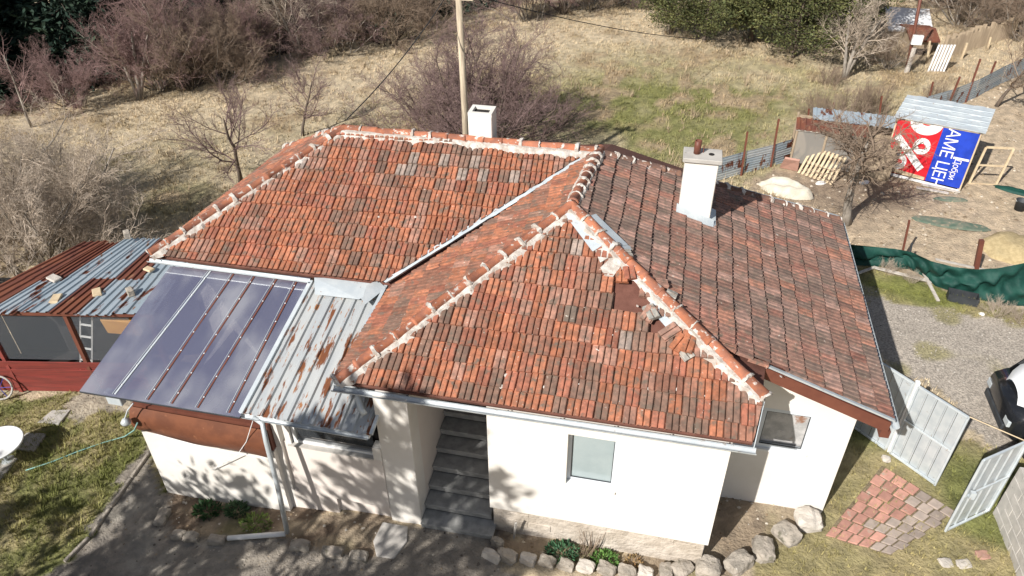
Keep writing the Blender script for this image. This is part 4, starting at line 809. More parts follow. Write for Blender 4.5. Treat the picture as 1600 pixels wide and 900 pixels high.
hp = [GP(40,735,.05), GP(80,722,.03), GP(120,706,.04), GP(160,692,.03), GP(195,682,.05), PY(210,672,-.5), PY(215,660,-.4)]
tag(MB().tube(hp, .012, 6).build('garden_hose', m_teal, None, True), 'thin green hose lying across the lawn to the house corner', 'hose')
tp = PY(198,662,-.45); e = thing('floodlight', 'small grey round lamp hanging at the canopy corner', 'lamp', tp)
MB().lathe(tp, [(.02,0), (.075,.01), (.085,.05), (.05,.10), (.02,.12)], 14).build('housing', m_zinc, e, True); MB().lathe(tp-Vector((0,0,.006)), [(.06,0), (.06,.004)], 14).build('lens', m_dark, e)
MB().tube([tp+Vector((0,0,.11)), tp+Vector((.08,.05,.28)), tp+Vector((.2,.1,.42))], .012, 6).build('cable', m_zincpale, e)
bx_ = PZ(178,628,1.7); tag(MB().box(bx_.x-.14, bx_.x+.14, bx_.y, bx_.y+.12, 1.62, 1.9).build('wall_box', m_zincpale, bevel=.01), 'pale grey box under the canopy lower edge', 'box')
# kerb along the lawn
lk = [(236,705), (205,748), (172,795), (140,840), (100,880)]
for i in range(len(lk)-1):
    a_, b_ = GP(*lk[i], .0), GP(*lk[i+1], .01); tag(MB().bar(a_.lerp(b_,.02), a_.lerp(b_,.97), .06, .10).build('kerb', m_rock, bevel=.01), ORD[i]+' kerb piece from the house along the lawn', 'kerb', 'kerbs along the lawn')
# ------------------------------------------------------------------ front bed: stones, rocks, plants
def rock(name, label, px, py, sx, sy_, sz_, mt, seed, group, rz=0, boxy=.5, cat='rock'):
    bm = bmesh.new(); bmesh.ops.create_icosphere(bm, subdivisions=3, radius=1); r_ = random.Random(seed); off = Vector((r_.random()*50, r_.random()*50, 0))
    for v_ in bm.verts:
        c_ = v_.co.copy(); m_ = max(abs(c_.x), abs(c_.y), abs(c_.z)); c_ = c_.lerp(c_/m_*.82, boxy); c_ *= 1+.22*noise.noise(c_*1.3+off)+.09*noise.noise(c_*3.5+off); v_.co = Vector((c_.x*sx, c_.y*sy_, c_.z*sz_))
    me_ = bpy.data.meshes.new(name); bm.to_mesh(me_); bm.free(); p = GP(px, py); o = link(name, me_, mt); o.location = (p.x, p.y, p.z+sz_*.45); o.rotation_euler = (r_.uniform(-.1,.1), r_.uniform(-.1,.1), rz)
    return tag(o, label, cat, group)
big = [(1105,892,.17,.16,.16,m_rock,'rounded boulder at the front wing corner, lowest in the row'), (1152,882,.20,.15,.14,m_rock,'second boulder from the bottom beside the bed'), (1192,862,.19,.15,.13,m_rock,'mossy boulder in the middle of the row'), (1228,838,.19,.16,.14,m_rock,'speckled boulder next to the big pale rock'), (1262,818,.19,.17,.17,m_rockpale,'big pale angular rock at the right wall corner'), (1065,890,.15,.13,.10,m_rock,'low brown rock left of the boulders'), (1040,896,.12,.10,.09,m_rock,'small flat rock at the bottom edge left of the boulders')]
for i, (x, y, a_, b_, c_, mt, lb) in enumerate(big): rock('boulder', lb, x, y, a_*1.34, b_*1.28, c_*1.1, mt, i+1, 'boulders edging the bed', i*.8, .6)
ks = [(768,872,.06,.14), (778,852,.05,.10), (792,872,.15,.09), (825,877,.12,.08), (855,881,.12,.08), (884,886,.12,.08), (914,889,.13,.09), (947,893,.13,.09), (980,897,.13,.08), (1008,899,.11,.08)]
for i, (x, y, a_, b_) in enumerate(ks): rock('edging_stone', ORD[i]+' edging stone from the steps along the front bed', x, y, a_*1.3, b_*1.3, .12, m_rock if i % 3 else m_rockpale, 30+i, 'edging stones of the front bed', -.2 if i > 1 else 1.2, .85, 'stone')
for i, (x, y, a_, b_) in enumerate([(280,838,.10,.08), (255,810,.09,.16), (300,842,.13,.08), (340,846,.14,.08), (470,855,.16,.09), (520,865,.17,.09), (560,872,.15,.09)]): rock('edging_stone', ORD[i]+' edging stone from the left along the veranda bed', x, y, a_*1.25, b_*1.2, .09, m_rock, 60+i, 'edging stones of the veranda bed', .1, .85, 'stone')
P_ = [GP(*q, .03) for q in ((588,868),(583,845),(598,815),(637,822),(636,845),(615,872))]; tag(MB().slab(P_[::-1] if (P_[1]-P_[0]).cross(P_[2]-P_[0]).z < 0 else P_, .06).build('flat_slab', m_concpale, bevel=.01), 'pale irregular stone slab beside the stair foot', 'slab')
def leafy(name, label, px, py, n, rad, h, lf, mt, seed, tint=(1,1,1)):
    g = np.random.default_rng(seed); p = GP(px, py); e_ = thing(name, label, 'plant', p); a_ = g.random(n)*6.283; rr = rad*np.sqrt(g.random(n)); z = h*g.random(n)*(1-.5*(rr/rad)**2)
    Cn = np.stack([np.cos(a_)*rr, np.sin(a_)*rr*.7, z], -1); Dn = np.stack([np.cos(a_), np.sin(a_), .5+g.random(n)], -1)+g.normal(0,.5,(n,3)); Dn /= np.linalg.norm(Dn, axis=1, keepdims=True); s = np.cross(Dn, g.normal(0,1,(n,3))); s /= np.linalg.norm(s, axis=1, keepdims=True); l = lf*(.6+.8*g.random((n,1)))
    Vv = np.stack([Cn, Cn+Dn*l*.5+s*l*.2, Cn+Dn*l, Cn+Dn*l*.5-s*l*.2], 1).reshape(-1,3); cl = np.repeat((.6+.9*g.random((n,1)))*np.array([tint]), 4, 0)
    o = link('foliage', np_mesh('foliage', Vv, np.arange(4*n).reshape(-1,4), cl), mt); o.parent = e_
    segs = [((0,0,-.03), (float(math.cos(k)*rad*.7), float(math.sin(k)*rad*.5), h*.8), .006, .003) for k in range(9)]; V1, F1 = tubes_np(segs, 4); o = link('stems', np_mesh('stems', V1, F1), m_twigb); o.parent = e_
leafy('leafy_plant', 'dark green leafy plant in the bed left of the dry stalks', 878, 866, 420, .26, .16, .075, m_leaf, 1, (.6,.85,.9)); leafy('leafy_plant', 'bright green low plant right of the dry stalks', 945, 878, 380, .22, .13, .07, m_leaf, 2, (1.3,1.5,.8))
leafy('leafy_plant', 'green leafy plant in the veranda bed beside the downpipe', 372, 800, 260, .20, .16, .09, m_leaf, 3); leafy('leafy_plant', 'dark green plant at the left end of the veranda bed', 325, 800, 260, .24, .12, .09, m_leaf, 4, (.7,.9,.7)); leafy('leafy_plant', 'yellowish low weeds in the middle of the veranda bed', 400, 820, 300, .28, .08, .07, m_leaf, 5, (2.6,2.1,1.2))
leafy('leafy_plant', 'withered reddish plant at the right of the front bed', 988, 880, 150, .15, .12, .05, m_leaf, 6, (4,1.5,1.5))
e = thing('dry_stalks', 'clump of upright dry brown stalks in the front bed', 'shrub', GP(918,868)); r = random.Random(8); sg = []
for i in range(26):
    a_ = r.random()*6.28; q = r.random()*.12; t = r.uniform(.05,.6); L = r.uniform(.25,.55); b_ = Vector((math.cos(a_)*q, math.sin(a_)*q, -.03)); sg.append((tuple(b_), tuple(b_+Vector((math.cos(a_)*math.sin(t)*L, math.sin(a_)*math.sin(t)*L, math.cos(t)*L))), .007, .003))
V1, F1 = tubes_np(sg, 4); o = link('stalks', np_mesh('stalks', V1, F1), m_twigb); o.parent = e
# ------------------------------------------------------------------ brick paving right
pa, pb, pc, pd = GP(1288,838), GP(1378,728), GP(1492,800), GP(1392,868)
pav = struct(MB().slab([q+Vector((0,0,.008)) for q in ((pa, pd, pc, pb) if (pd-pa).cross(pc-pa).z > 0 else (pa, pb, pc, pd))], .05).build('brick_paving', m_ground)); 
a = pav.data.color_attributes.new('Col', 'FLOAT_COLOR', 'POINT')
for d in a.data: d.color = (.22,.18,.12,1)
na, nb = 8, 6; r = random.Random(6); ux = (pb-pa)/na; uy = (pd-pa)/nb; uy2 = (pc-pb)/nb; bme = None
for i in range(na):
    for j in range(nb):
        if r.random() < .03: continue
        s_ = .5 if i % 2 else 0; t0, t1 = (j+.07+s_*.5)/nb, (j+.93+s_*.5)/nb
        if t1 > 1.06: continue
        q = [pa.lerp(pb, (i+.05)/na).lerp(pd.lerp(pc, (i+.05)/na), t0), pa.lerp(pb, (i+.95)/na).lerp(pd.lerp(pc, (i+.95)/na), t0), pa.lerp(pb, (i+.95)/na).lerp(pd.lerp(pc, (i+.95)/na), t1), pa.lerp(pb, (i+.05)/na).lerp(pd.lerp(pc, (i+.05)/na), t1)]
        if (q[1]-q[0]).cross(q[2]-q[0]).z < 0: q = q[::-1]
        h = .03+r.uniform(-.008,.008); o = MB().slab([p+Vector((0,0,h+r.uniform(-.004,.004))) for p in q], .035).build('brick', m_brick, pav, bevel=.006)
        k = r.uniform(.8, 1.2); red = (j/nb < .52+.12*math.sin(i*1.7)) and r.random() < .93; o.color = (1.05*k, .95*k, .95*k, 1) if red else (.80*k, 1.12*k, 1.22*k, 1)
for i, (x, y, mt) in enumerate(((1478,880,m_rockpale), (1505,882,m_rockpale), (1535,868,m_brick))): rock('flat_stone', ('small pale stone below the paving', 'cream flat stone below the paving', 'reddish flat stone near the block wall')[i], x, y, .13, .10, .03, mt, 80+i, 'flat stones below the paving', .3, .7, 'stone')
rock('flat_stone', 'pale round stone at the foot of the metal gate', 1384, 718, .09, .08, .05, m_rockpale, 90, 'flat stones below the paving', 0, .4, 'stone')
# ------------------------------------------------------------------ sheet metal gates
def gate(label, a_, b_, ht, n, group='sheet metal gates', mid=True, handle=False, nm='gate_leaf'):
    a_, b_ = Vector(a_), Vector(b_); e_ = thing(nm, label, 'gate', a_, group); up = Vector((0,0,ht)); d = (b_-a_).normalized(); nr = d.cross(Vector((0,0,1)))
    for i in range(n):                                   # folded sheet strips
        p, q = a_.lerp(b_, i/n), a_.lerp(b_, (i+1)/n); w_ = (q-p).length; off = nr*(.004*(i % 2))
        vs = [p+off, p+d*(w_*.82)+off, p+d*(w_*.88)+off+nr*.018, p+d*(w_*.99)+off+nr*.018]; vs = [v_+Vector((0,0,.04)) for v_ in vs]+[v_+up-Vector((0,0,.03)) for v_ in vs]; k = len(vs); vs += [v_-nr*.002 for v_ in vs]
        MB().add(vs, [(0,1,5,4), (1,2,6,5), (2,3,7,6), (9,8,12,13), (10,9,13,14), (11,10,14,15)]).build('panel', m_zinc, e_)
    for nmz, p, q in (('bottom_rail', a_+Vector((0,0,.03)), b_+Vector((0,0,.03))), ('top_rail', a_+up, b_+up)): MB().bar(p+nr*.03, q+nr*.03, .035, .035).build(nmz, m_zincpale, e_)
    if mid: MB().bar(a_+up*.52+nr*.04, b_+up*.52+nr*.04, .025, .03).build('middle_rail', m_zincpale, e_)
    for p in (a_, b_): MB().bar(p+nr*.03, p+nr*.03+up, .035, .035, nr).build('stile', m_zincpale, e_)
    if handle: MB().box(a_.x+.08, a_.x+.16, a_.y-.05, a_.y+.02, a_.z+ht*.50, a_.z+ht*.58).build('lock', m_zincpale, e_)
    return e_
def up_at(px, py, base): v = ray(px, py); t = ((base-CL).x*v.x+(base-CL).y*v.y)/(v.x*v.x+v.y*v.y); return (CL+v*t).z
g0 = GP(1330,664); g2 = GP(1462,757); g1 = g0.lerp(g2, .46); gh = up_at(1512,650,g2)-g2.z; gh0 = gh
gate('narrow fixed sheet metal panel against the house corner', g0, g1-(g2-g0).normalized()*.05, gh, 4, mid=False)
gate('wide sheet metal gate leaf standing beside the brick paving', g1+(g2-g0).normalized()*.05, g2, gh, 5)
p = tag(MB().bar(g1+Vector((0,0,-.1)), g1+Vector((0,0,gh+.06)), .07, .07, (1,0,0)).build('gate_post', m_white), 'white post between the fixed panel and the wide gate leaf', 'post')
h0 = GP(1475,828); h1 = GP(1541,797); gate('open sheet metal gate leaf leaning towards the block wall', h0, h1, up_at(1529,714,h0)-h0.z, 4, handle=True)
tag(MB().tube([g2+Vector((0,0,gh)), h1+Vector((.05,.05,gh*.98))], .010, 6).build('top_bar', m_pale), 'thin rusty bar joining the two gate tops', 'bar')
# block wall
w0 = GP(1552,800); w1 = GP(1592,905); dw = (w1-w0).normalized(); dw.z = 0; nw = Vector((-dw.y, dw.x, 0)); nw = -nw if nw.x > 0 else nw
e = thing('block_wall', 'grey concrete block wall at the right frame edge', 'wall', w0)
MB().slab([w0+Vector((0,0,-.3)), w0+dw*3+Vector((0,0,-.3)), w0+dw*3+Vector((0,0,1.18)), w0+Vector((0,0,1.18))], .22).build('core', m_concpale, e) if (dw.cross(Vector((0,0,1)))).dot(nw) > 0 else MB().slab([w0+Vector((0,0,1.18)), w0+dw*3+Vector((0,0,1.18)), w0+dw*3+Vector((0,0,-.3)), w0+Vector((0,0,-.3))], .22).build('core', m_concpale, e)
for row in range(6):
    for k in range(8):
        x = k*.4+(row % 2)*.2; 
        if x > 2.7: continue
        p, q = w0+dw*(x+.01), w0+dw*(x+.39); z0 = w0.z-.02+row*.2; o_ = nw*.012
        MB().hexa([p-nw*.02+Vector((0,0,z0-w0.z)), q-nw*.02+Vector((0,0,z0-w0.z)), q+o_+Vector((0,0,z0-w0.z)), p+o_+Vector((0,0,z0-w0.z))], [p-nw*.02+Vector((0,0,z0-w0.z+.185)), q-nw*.02+Vector((0,0,z0-w0.z+.185)), q+o_+Vector((0,0,z0-w0.z+.185)), p+o_+Vector((0,0,z0-w0.z+.185))]).build('block', m_concpale, e, bevel=.005)
pb_ = w0+dw*.2-nw*.12+Vector((0,0,1.225)); o = MB().bar(pb_-dw*.12, pb_+dw*.12, .12, .07).build('loose_brick', m_brick, bevel=.006); tag(o, 'red brick lying on top of the block wall', 'brick')
# ------------------------------------------------------------------ car at the right edge
cb = GP(1566,694); cx0, cy0, cz0 = cb.x-.16, cb.y-.32, cb.z-.05
e = thing('parked_car', 'black car with white roof cut off by the right frame edge', 'car', (cx0+1.9, cy0+.8, cz0))
secs = [(.0,.42,.42,.78,.56), (.05,.62,.34,.88,.60), (.25,.74,.26,.95,.66), (.6,.80,.22,1.0,.70), (1.0,.82,.22,1.02,.72), (2.4,.82,.22,1.0,.72), (3.0,.81,.22,.98,.70), (3.5,.76,.26,.90,.64), (3.72,.62,.34,.78,.55)]
vs = []
for x, hw, zb, zt, hw2 in secs:
    for yy, zz in ((-hw2*.9,zb), (-hw,zb+.12), (-hw,zt-.18), (-hw2*1.05,zt), (0,zt+.03), (hw2*1.05,zt), (hw,zt-.18), (hw,zb+.12), (hw2*.9,zb)): vs.append((cx0+x, cy0+.82+yy, cz0+zz))
k = 9; fs = [(i*k+j, i*k+(j+1) % k, (i+1)*k+(j+1) % k, (i+1)*k+j) for i in range(len(secs)-1) for j in range(k)]+[tuple(range(k))[::-1], tuple((len(secs)-1)*k+j for j in range(k))]
body = MB().add(vs, fs).build('body', m_black, e, True)
def cabin(prof, name, mt, par): 
    vs = []
    for x, hw, z in prof: vs += [(cx0+x, cy0+.82+hw*math.cos(t_), cz0+z-.06*abs(math.cos(t_))**3) for t_ in [math.pi*j/10 for j in range(11)]]
    return MB().add(vs, [(i*11+j, i*11+j+1, i*11+12+j, i*11+11+j) for i in range(len(prof)-1) for j in range(10)]).build(name, mt, par, True)
cabin([(2.0,.61,1.36), (2.4,.66,1.12), (2.62,.69,.97)], 'windscreen', m_black, e)
n_ = 14; vs = []
for i in range(n_+1):
    t = i/n_; x = .15+2.0*t; hw = .70*min(1, (math.sin(min(t*3.2+.12,1)*math.pi/2))**.5+.05)*(1-.06*t); zt = 1.12+.32*math.sin(min(1, t*3.0)*math.pi/2)-.04*t
    for j in range(9): s_ = j/4-1; vs.append((cx0+x, cy0+.82+s_*hw, cz0+zt-.09*s_*s_-.10*abs(s_)**5))
MB().add(vs, [(i*9+j, i*9+9+j, i*9+10+j, i*9+1+j) for i in range(n_) for j in range(8)]).build('roof', m_carwhite, e, True)
for s_ in (-1, 1):
    vs = [(cx0+.30, .72*s_, .92), (cx0+2.55, .74*s_, .96), (cx0+2.05, .62*s_, 1.34), (cx0+.42, .60*s_, 1.32)]; MB().slab([(x, cy0+.82+y_, cz0+z) for x, y_, z in (vs if s_ < 0 else vs[::-1])], .02).build('side_window', m_black, e)
    MB().box(cx0-.005, cx0+.10, cy0+.82+s_*.52-.10, cy0+.82+s_*.52+.10, cz0+.60, cz0+.74).build('tail_light', m_zincpale, e, bevel=.01)
    for x in (.62, 3.0):
        cw = Vector((cx0+x, cy0+.82+s_*.74, cz0+.30)); wv = []; pr_ = [(.12,-.09), (.26,-.10), (.31,-.07), (.31,.07), (.26,.10), (.12,.09)]; nn = 20
        for rr, yy in pr_: wv += [cw+Vector((math.cos(q*6.2832/nn)*rr, yy, math.sin(q*6.2832/nn)*rr)) for q in range(nn)]
        wh = MB().add(wv, [(a_*nn+q, a_*nn+(q+1) % nn, (a_+1)*nn+(q+1) % nn, (a_+1)*nn+q) for a_ in range(5) for q in range(nn)]).build('wheel', m_rubber, e, True); MB().tube([cw-Vector((0,.085,0)), cw+Vector((0,.085,0))], .19, 16).build('rim', m_zinc, wh)
MB().box(cx0-.02, cx0+.06, cy0+.3, cy0+1.34, cz0+.40, cz0+.56).build('bumper', m_plasticb, e, bevel=.02)
# ------------------------------------------------------------------ green shade net fence
top = [(1290,378), (1318,381), (1350,384), (1400,389), (1425,394), (1455,408), (1490,417), (1525,421), (1560,419), (1600,411), (1660,398)]
bot = [(1300,412), (1330,414), (1365,416), (1420,420), (1440,430), (1462,447), (1490,456), (1530,468), (1565,477), (1600,478), (1660,480)]
vs = []; nr_ = 16; ncol = 90
for i in range(ncol+1):
    f = i/ncol*(len(top)-1); k = min(int(f), len(top)-2); f -= k; tx = top[k][0]*(1-f)+top[k+1][0]*f; ty = top[k][1]*(1-f)+top[k+1][1]*f; bx2 = bot[k][0]*(1-f)+bot[k+1][0]*f; by2 = bot[k][1]*(1-f)+bot[k+1][1]*f
    gb = GP(bx2, by2, .03); zt = up_at(tx, ty, gb); gt = gb+Vector((0,0,0)); v = ray(tx, ty); t = ((gb-CL).x*v.x+(gb-CL).y*v.y)/(v.x*v.x+v.y*v.y); gt = CL+v*t
    for j in range(nr_+1):
        s_ = j/nr_; p = gt.lerp(gb, s_); w_ = math.sin(s_*math.pi); p = p+Vector((0,-1,0))*(w_*(.10*math.sin(i*.26+s_*9)+.07*math.sin(i*.6-s_*5)+.05*N(i*.4, s_*7, 3)+.03*math.sin(i*1.2+s_*16)))+Vector((0,0,-.05*math.sin(s_*9+i*.2)*w_)); vs.append(p)
k = nr_+1; tag(MB().add(vs, [(i*k+j, i*k+k+j, i*k+k+1+j, i*k+1+j) for i in range(ncol) for j in range(nr_)]).build('shade_net_fence', m_net, None, True), 'sagging dark green shade net fence along the driveway', 'fence')
def stake(px, py, tx, ty, w_, mt, label, group=None, nm='fence_post'):
    b_ = GP(px, py); v = ray(tx, ty); t = ((b_-CL).x*v.x+(b_-CL).y*v.y)/(v.x*v.x+v.y*v.y); q = CL+v*t
    return tag(MB().bar(b_-Vector((0,0,.1)), q, w_, w_, (1,0,0)).build(nm, mt), label, 'post', group)
stake(1407,412,1421,344,.045,m_brown,'thin rusty post behind the net fence, left one','rusty posts behind the net'); stake(1522,440,1534,375,.10,m_brown,'thick rusty post behind the net fence, right one','rusty posts behind the net'); stake(1418,418,1425,380,.04,m_plasticb,'short dark stake at the bend of the net fence')
for i, (a_, b_, w_, lb) in enumerate((((1367,418),(1456,440),.09,'long pale board lying against the foot of the net'), ((1338,428),(1368,417),.07,'short pale board by the house end of the net'), ((1442,424),(1466,470),.07,'pale board leaning across the long one'), ((1462,405),(1540,422),.06,'pale board along the top behind the net'))):
    tag(MB().bar(GP(*a_,.10 if i < 3 else .5), GP(*b_,.05 if i < 3 else .35), w_, .03).build('loose_board', m_rockpale), lb, 'board', 'pale boards at the net')
q = GP(1502,470); e = thing('black_crate', 'black plastic crate lying under the net fence', 'crate', q)
mb = MB(); L_2, W_2, hh = .32, .15, .20; qx = Vector((.98,-.2,0)); qy = Vector((.2,.98,0))
def cbx(a0, a1, b0_, b1_, z0_, z1_): return [[q+qx*a_+qy*b_+Vector((0,0,z_)) for a_, b_ in ((a0,b0_), (a1,b0_), (a1,b1_), (a0,b1_))] for z_ in (z0_, z1_)]
for b_ in ((-L_2,L_2,-W_2,-W_2+.02,.01,hh), (-L_2,L_2,W_2-.02,W_2,.01,hh), (-L_2,-L_2+.02,-W_2+.02,W_2-.02,.01,hh), (L_2-.02,L_2,-W_2+.02,W_2-.02,.01,hh)): MB().hexa(*cbx(*b_)).build('side', m_plasticb, e)
MB().hexa(*cbx(-L_2,L_2,-W_2,W_2,-.01,.008)).build('base', m_plasticb, e)
rock('litter_bag', 'small white and teal litter on the verge below the net', 1533, 492, .07, .05, .04, m_white, 91, None, 0, .2, 'litter')
# ------------------------------------------------------------------ dirt yard things
def sheetpile(name, label, cat, px, rz, sx, sy_, h, mt, seed, fl=.25):
    p = GP(*px); vs = []; n1_, n2_ = 18, 10
    for i in range(n1_+1):
        for j in range(n2_+1):
            u_, v_ = i/n1_*2-1, j/n2_*2-1; rr = max(0, 1-u_*u_)*max(0, 1-v_*v_); z_ = h*rr**.5*(.75+.5*N(u_*2+seed, v_*2, seed))+.012; rad = 1-.18*abs(u_*v_)+.12*N(u_*1.5, v_*1.5, seed+4)
            x_, y_ = u_*sx*rad, v_*sy_*rad*(1-.35*u_*u_); vs.append(p+Vector((x_*math.cos(rz)-y_*math.sin(rz), x_*math.sin(rz)+y_*math.cos(rz), z_)))
    k_ = n2_+1; return tag(MB().add(vs, [(i*k_+j, i*k_+k_+j, i*k_+k_+1+j, i*k_+1+j) for i in range(n1_) for j in range(n2_)]).build(name, mt, None, True), label, cat)
sheetpile('cream_tarp', 'cream sheet draped over a heap behind the right roof hip', 'tarp', (1228,300), -.35, .85, .40, .42, m_canvas, 2)
sheetpile('straw_heap', 'heap of pale straw at the right frame edge', 'heap', (1590,392), .2, .95, .8, .45, m_straw, 3)
sheetpile('net_scrap', 'faded green net lying flat on the dirt yard', 'net', (1484,350), -.12, 1.05, .28, .05, m_netpale, 4); sheetpile('net_scrap', 'crumpled green net at the right frame edge of the yard', 'net', (1586,300), -.5, .6, .18, .10, m_net, 5); sheetpile('net_scrap', 'small grey green net scrap below the banner', 'net', (1485,312), .1, .5, .15, .05, m_netpale, 6)
q = GP(1592,328); e = thing('black_bucket', 'dark grey bucket at the right frame edge of the yard', 'bucket', q); MB().lathe(q, [(.13,0), (.16,.30), (.175,.31), (.165,.31), (.15,.30), (.12,.03)], 18).build('shell', m_plasticb, e, True)
n_ = 8; MB().tube([q+Vector((math.cos(math.pi*i/n_)*.17, -.06*math.sin(math.pi*i/n_), .30-.08*math.sin(math.pi*i/n_))) for i in range(n_+1)], .006, 5).build('handle', m_zinc, e)
for i, (x, y) in enumerate(((1282,287), (1350,286))): rock('white_scrap', ('white scrap on the ground below the pallet', 'white scrap beside the gnarled trunk')[i], x, y, .16, .09, .05, m_white, 95+i, 'white scraps', .4, .2, 'litter')
# pallet and brown board stack
pq = [GP(1247,272), GP(1297,290)]; d = (pq[1]-pq[0]).normalized(); bk = Vector((-d.y, d.x, 0)); bk = bk if bk.y > 0 else -bk; e = thing('pallet', 'yellowish wooden pallet leaning against the mesh coop', 'pallet', pq[0])
PH = .95; tl = (bk*.55+Vector((0,0,.62))).normalized()
for i in range(9): p = pq[0].lerp(pq[1], i/8); MB().bar(p+Vector((0,0,.03)), p+tl*PH, .07, .02, tl.cross(d)).build('slat', m_pale, e)
for t in (.1, .5, .92): MB().bar(pq[0]+tl*PH*t-tl.cross(d)*-.05, pq[1]+tl*PH*t-tl.cross(d)*-.05, .06, .06).build('stringer', m_wood, e)
# mesh coop
cA, cB = GP(1232,262), GP(1386,282); d = (cB-cA); d.z = 0; L = d.length; d.normalize(); bk = Vector((-d.y, d.x, 0)); bk = bk if bk.y > 0 else -bk; e = thing('mesh_coop', 'low animal coop with wire mesh front and rusty roof', 'coop', cA); ch = 1.25
for t in (0, .3, .62, 1):
    for b_ in (0, 1.1): p = cA+d*L*t+bk*b_; MB().bar(p-Vector((0,0,.05)), p+Vector((0,0,ch+b_*.12)), .06, .06, d).build('post', m_wood, e)
for t0, t1 in ((0,.3), (.3,.62)): MB().slab([cA+d*L*t0+d*.03+Vector((0,0,.12)), cA+d*L*t1-d*.03+Vector((0,0,.12)), cA+d*L*t1-d*.03+Vector((0,0,ch)), cA+d*L*t0+d*.03+Vector((0,0,ch))], .006).build('mesh_panel', m_mesh, e)
r = random.Random(31); nb = 11
for i in range(nb):
    t0 = .62+.38*i/nb; MB().slab([cA+d*L*t0+Vector((0,0,.02)), cA+d*L*(t0+.36/nb)+Vector((0,0,.02)), cA+d*L*(t0+.36/nb)+Vector((0,0,ch-r.uniform(.05,.3))), cA+d*L*t0+Vector((0,0,ch-r.uniform(.05,.3)))], .025).build('board', m_wood, e)
MB().slab([cA+bk*1.1+Vector((0,0,.05)), cA+d*L+bk*1.1+Vector((0,0,.05)), cA+d*L+bk*1.1+Vector((0,0,ch+.05)), cA+bk*1.1+Vector((0,0,ch+.05))], .02).build('back_wall', m_wood, e)
MB().bar(cA-d*.05+Vector((0,-.02,ch+.03)), cA+d*L*.65+Vector((0,-.02,ch+.03)), .05, .05).build('front_rail', m_rockpale, e)
Z = Vector((0,0,1))
corr(cA-d*.05+bk*.65+Z*(ch+.14), cA+d*L*.7+bk*.65+Z*(ch+.14), cA+d*L*.7-bk*.08+Z*(ch+.05), cA-d*.05-bk*.08+Z*(ch+.05), 12, .02, 'roof_sheet', m_rustsheet, e); corr(cA+d*.4+bk*1.3+Z*(ch+.25), cA+d*L+bk*1.3+Z*(ch+.25), cA+d*L+bk*.55+Z*(ch+.17), cA+d*.4+bk*.55+Z*(ch+.17), 14, .02, 'roof_sheet', m_oldsheet, e)
tag(MB().slab([GP(1218,262,.02), GP(1246,268,.02), GP(1249,252,.45), GP(1226,248,.45)], .08).build('board_panel', m_brick), 'rust-coloured board panel beside the pallet', 'panel')
# banner shed
bA, bB = GP(1377,270), GP(1497,299); d = bB-bA; d.z = 0; L = d.length; d.normalize(); bk = Vector((-d.y, d.x, 0)); bk = bk if bk.y > 0 else -bk; Z = Vector((0,0,1)); z0 = bA.z
hL = up_at(1394,184,bA)-z0; hR = up_at(1528,208,bB)-z0; e = thing('banner_shed', 'shed clad with red and blue sales banner under a light metal roof', 'shed', bA)
def bp_(u_, v_, o_=0): return bA+d*L*u_+Z*(.12+(hL+(hR-hL)*u_-.12)*v_)-bk*o_
for u_ in (0, 1):
    for b_ in (0, 1.5): p = bA+d*L*u_+bk*b_; MB().bar(p-Z*.1, p+Z*(hL+(hR-hL)*u_+.04), .08, .08, d).build('post', m_pale, e)
MB().slab([bp_(0,0,.05), bp_(.565,0,.05), bp_(.565,1,.05), bp_(0,1,.05)], .01).build('banner_red_part', m_red, e); MB().slab([bp_(.567,0,.05), bp_(1,0,.05), bp_(1,1,.05), bp_(.567,1,.05)], .01).build('banner_blue_part', m_blue, e)
def ring(cu_, cv_, ru, rv, iu, iv, o_=.056, a0=0, a1=6.2832, n_=28, rot=.0):
    vs = []
    for i in range(n_+1):
        t = a0+(a1-a0)*i/n_
        for q, s_ in ((ru, rv), (iu, iv)): x_, y_ = math.cos(t)*q, math.sin(t)*s_; vs.append(bp_(cu_+(x_*math.cos(rot)-y_*math.sin(rot)), cv_+(x_*math.sin(rot)+y_*math.cos(rot)), o_))
    MB().add(vs, [(2*i, 2*i+2, 2*i+3, 2*i+1) for i in range(n_)]).build('printed_numeral', m_bwhite, e)
ring(.165,.24,.105,.155,.05,.05); ring(.39,.60,.105,.155,.05,.05); ring(.36,1.03,.20,.22,.06,.05, a0=math.pi+.05, a1=2*math.pi-.05)
MB().add([bp_(.02,.66,.058), bp_(.08,.76,.058), bp_(.50,.23,.058), bp_(.44,.13,.058)], [(0,1,2,3)]).build('printed_numeral', m_bwhite, e)
MB().slab([bp_(.0,.02,.07), bp_(.55,.0,.07), bp_(.55,.06,.07), bp_(.0,.10,.07)], .01).build('lath', m_pale, e); MB().slab([bp_(.0,-.06,.075), bp_(1,-.06,.075), bp_(1,-.02,.075), bp_(.0,-.01,.075)], .015).build('lath', m_bwhite, e)
def text(body, u_, v_, su, par, spacing=1.0):
    cu2 = bpy.data.curves.new('txt', 'FONT'); cu2.body = body; cu2.size = 1; cu2.space_character = spacing; ob = bpy.data.objects.new('txt', cu2); COL.objects.link(ob); bpy.context.view_layer.update()
    dg = bpy.context.evaluated_depsgraph_get(); me_ = bpy.data.meshes.new_from_object(ob.evaluated_get(dg)); bpy.data.objects.remove(ob)
    hgt = (hL+hR)/2
    for v_2 in me_.vertices: x_, y_ = v_2.co.x*su, v_2.co.y*su; v_2.co = bp_(u_+y_/L, v_-x_/hgt, .057)
    me_.materials.clear(); return link('printed_lettering', me_, m_bwhite, par)
text('АМЕ ЦЕН', .63, 1.02, .46, e, .92); text('Добри', .83, .52, .24, e, .9)
MB().add([bp_(.80,.50,.057), bp_(.99,.50,.057), bp_(.99,.54,.057), bp_(.80,.54,.057)], [(0,1,2,3)]).build('printed_stripe', m_bwhite, e)
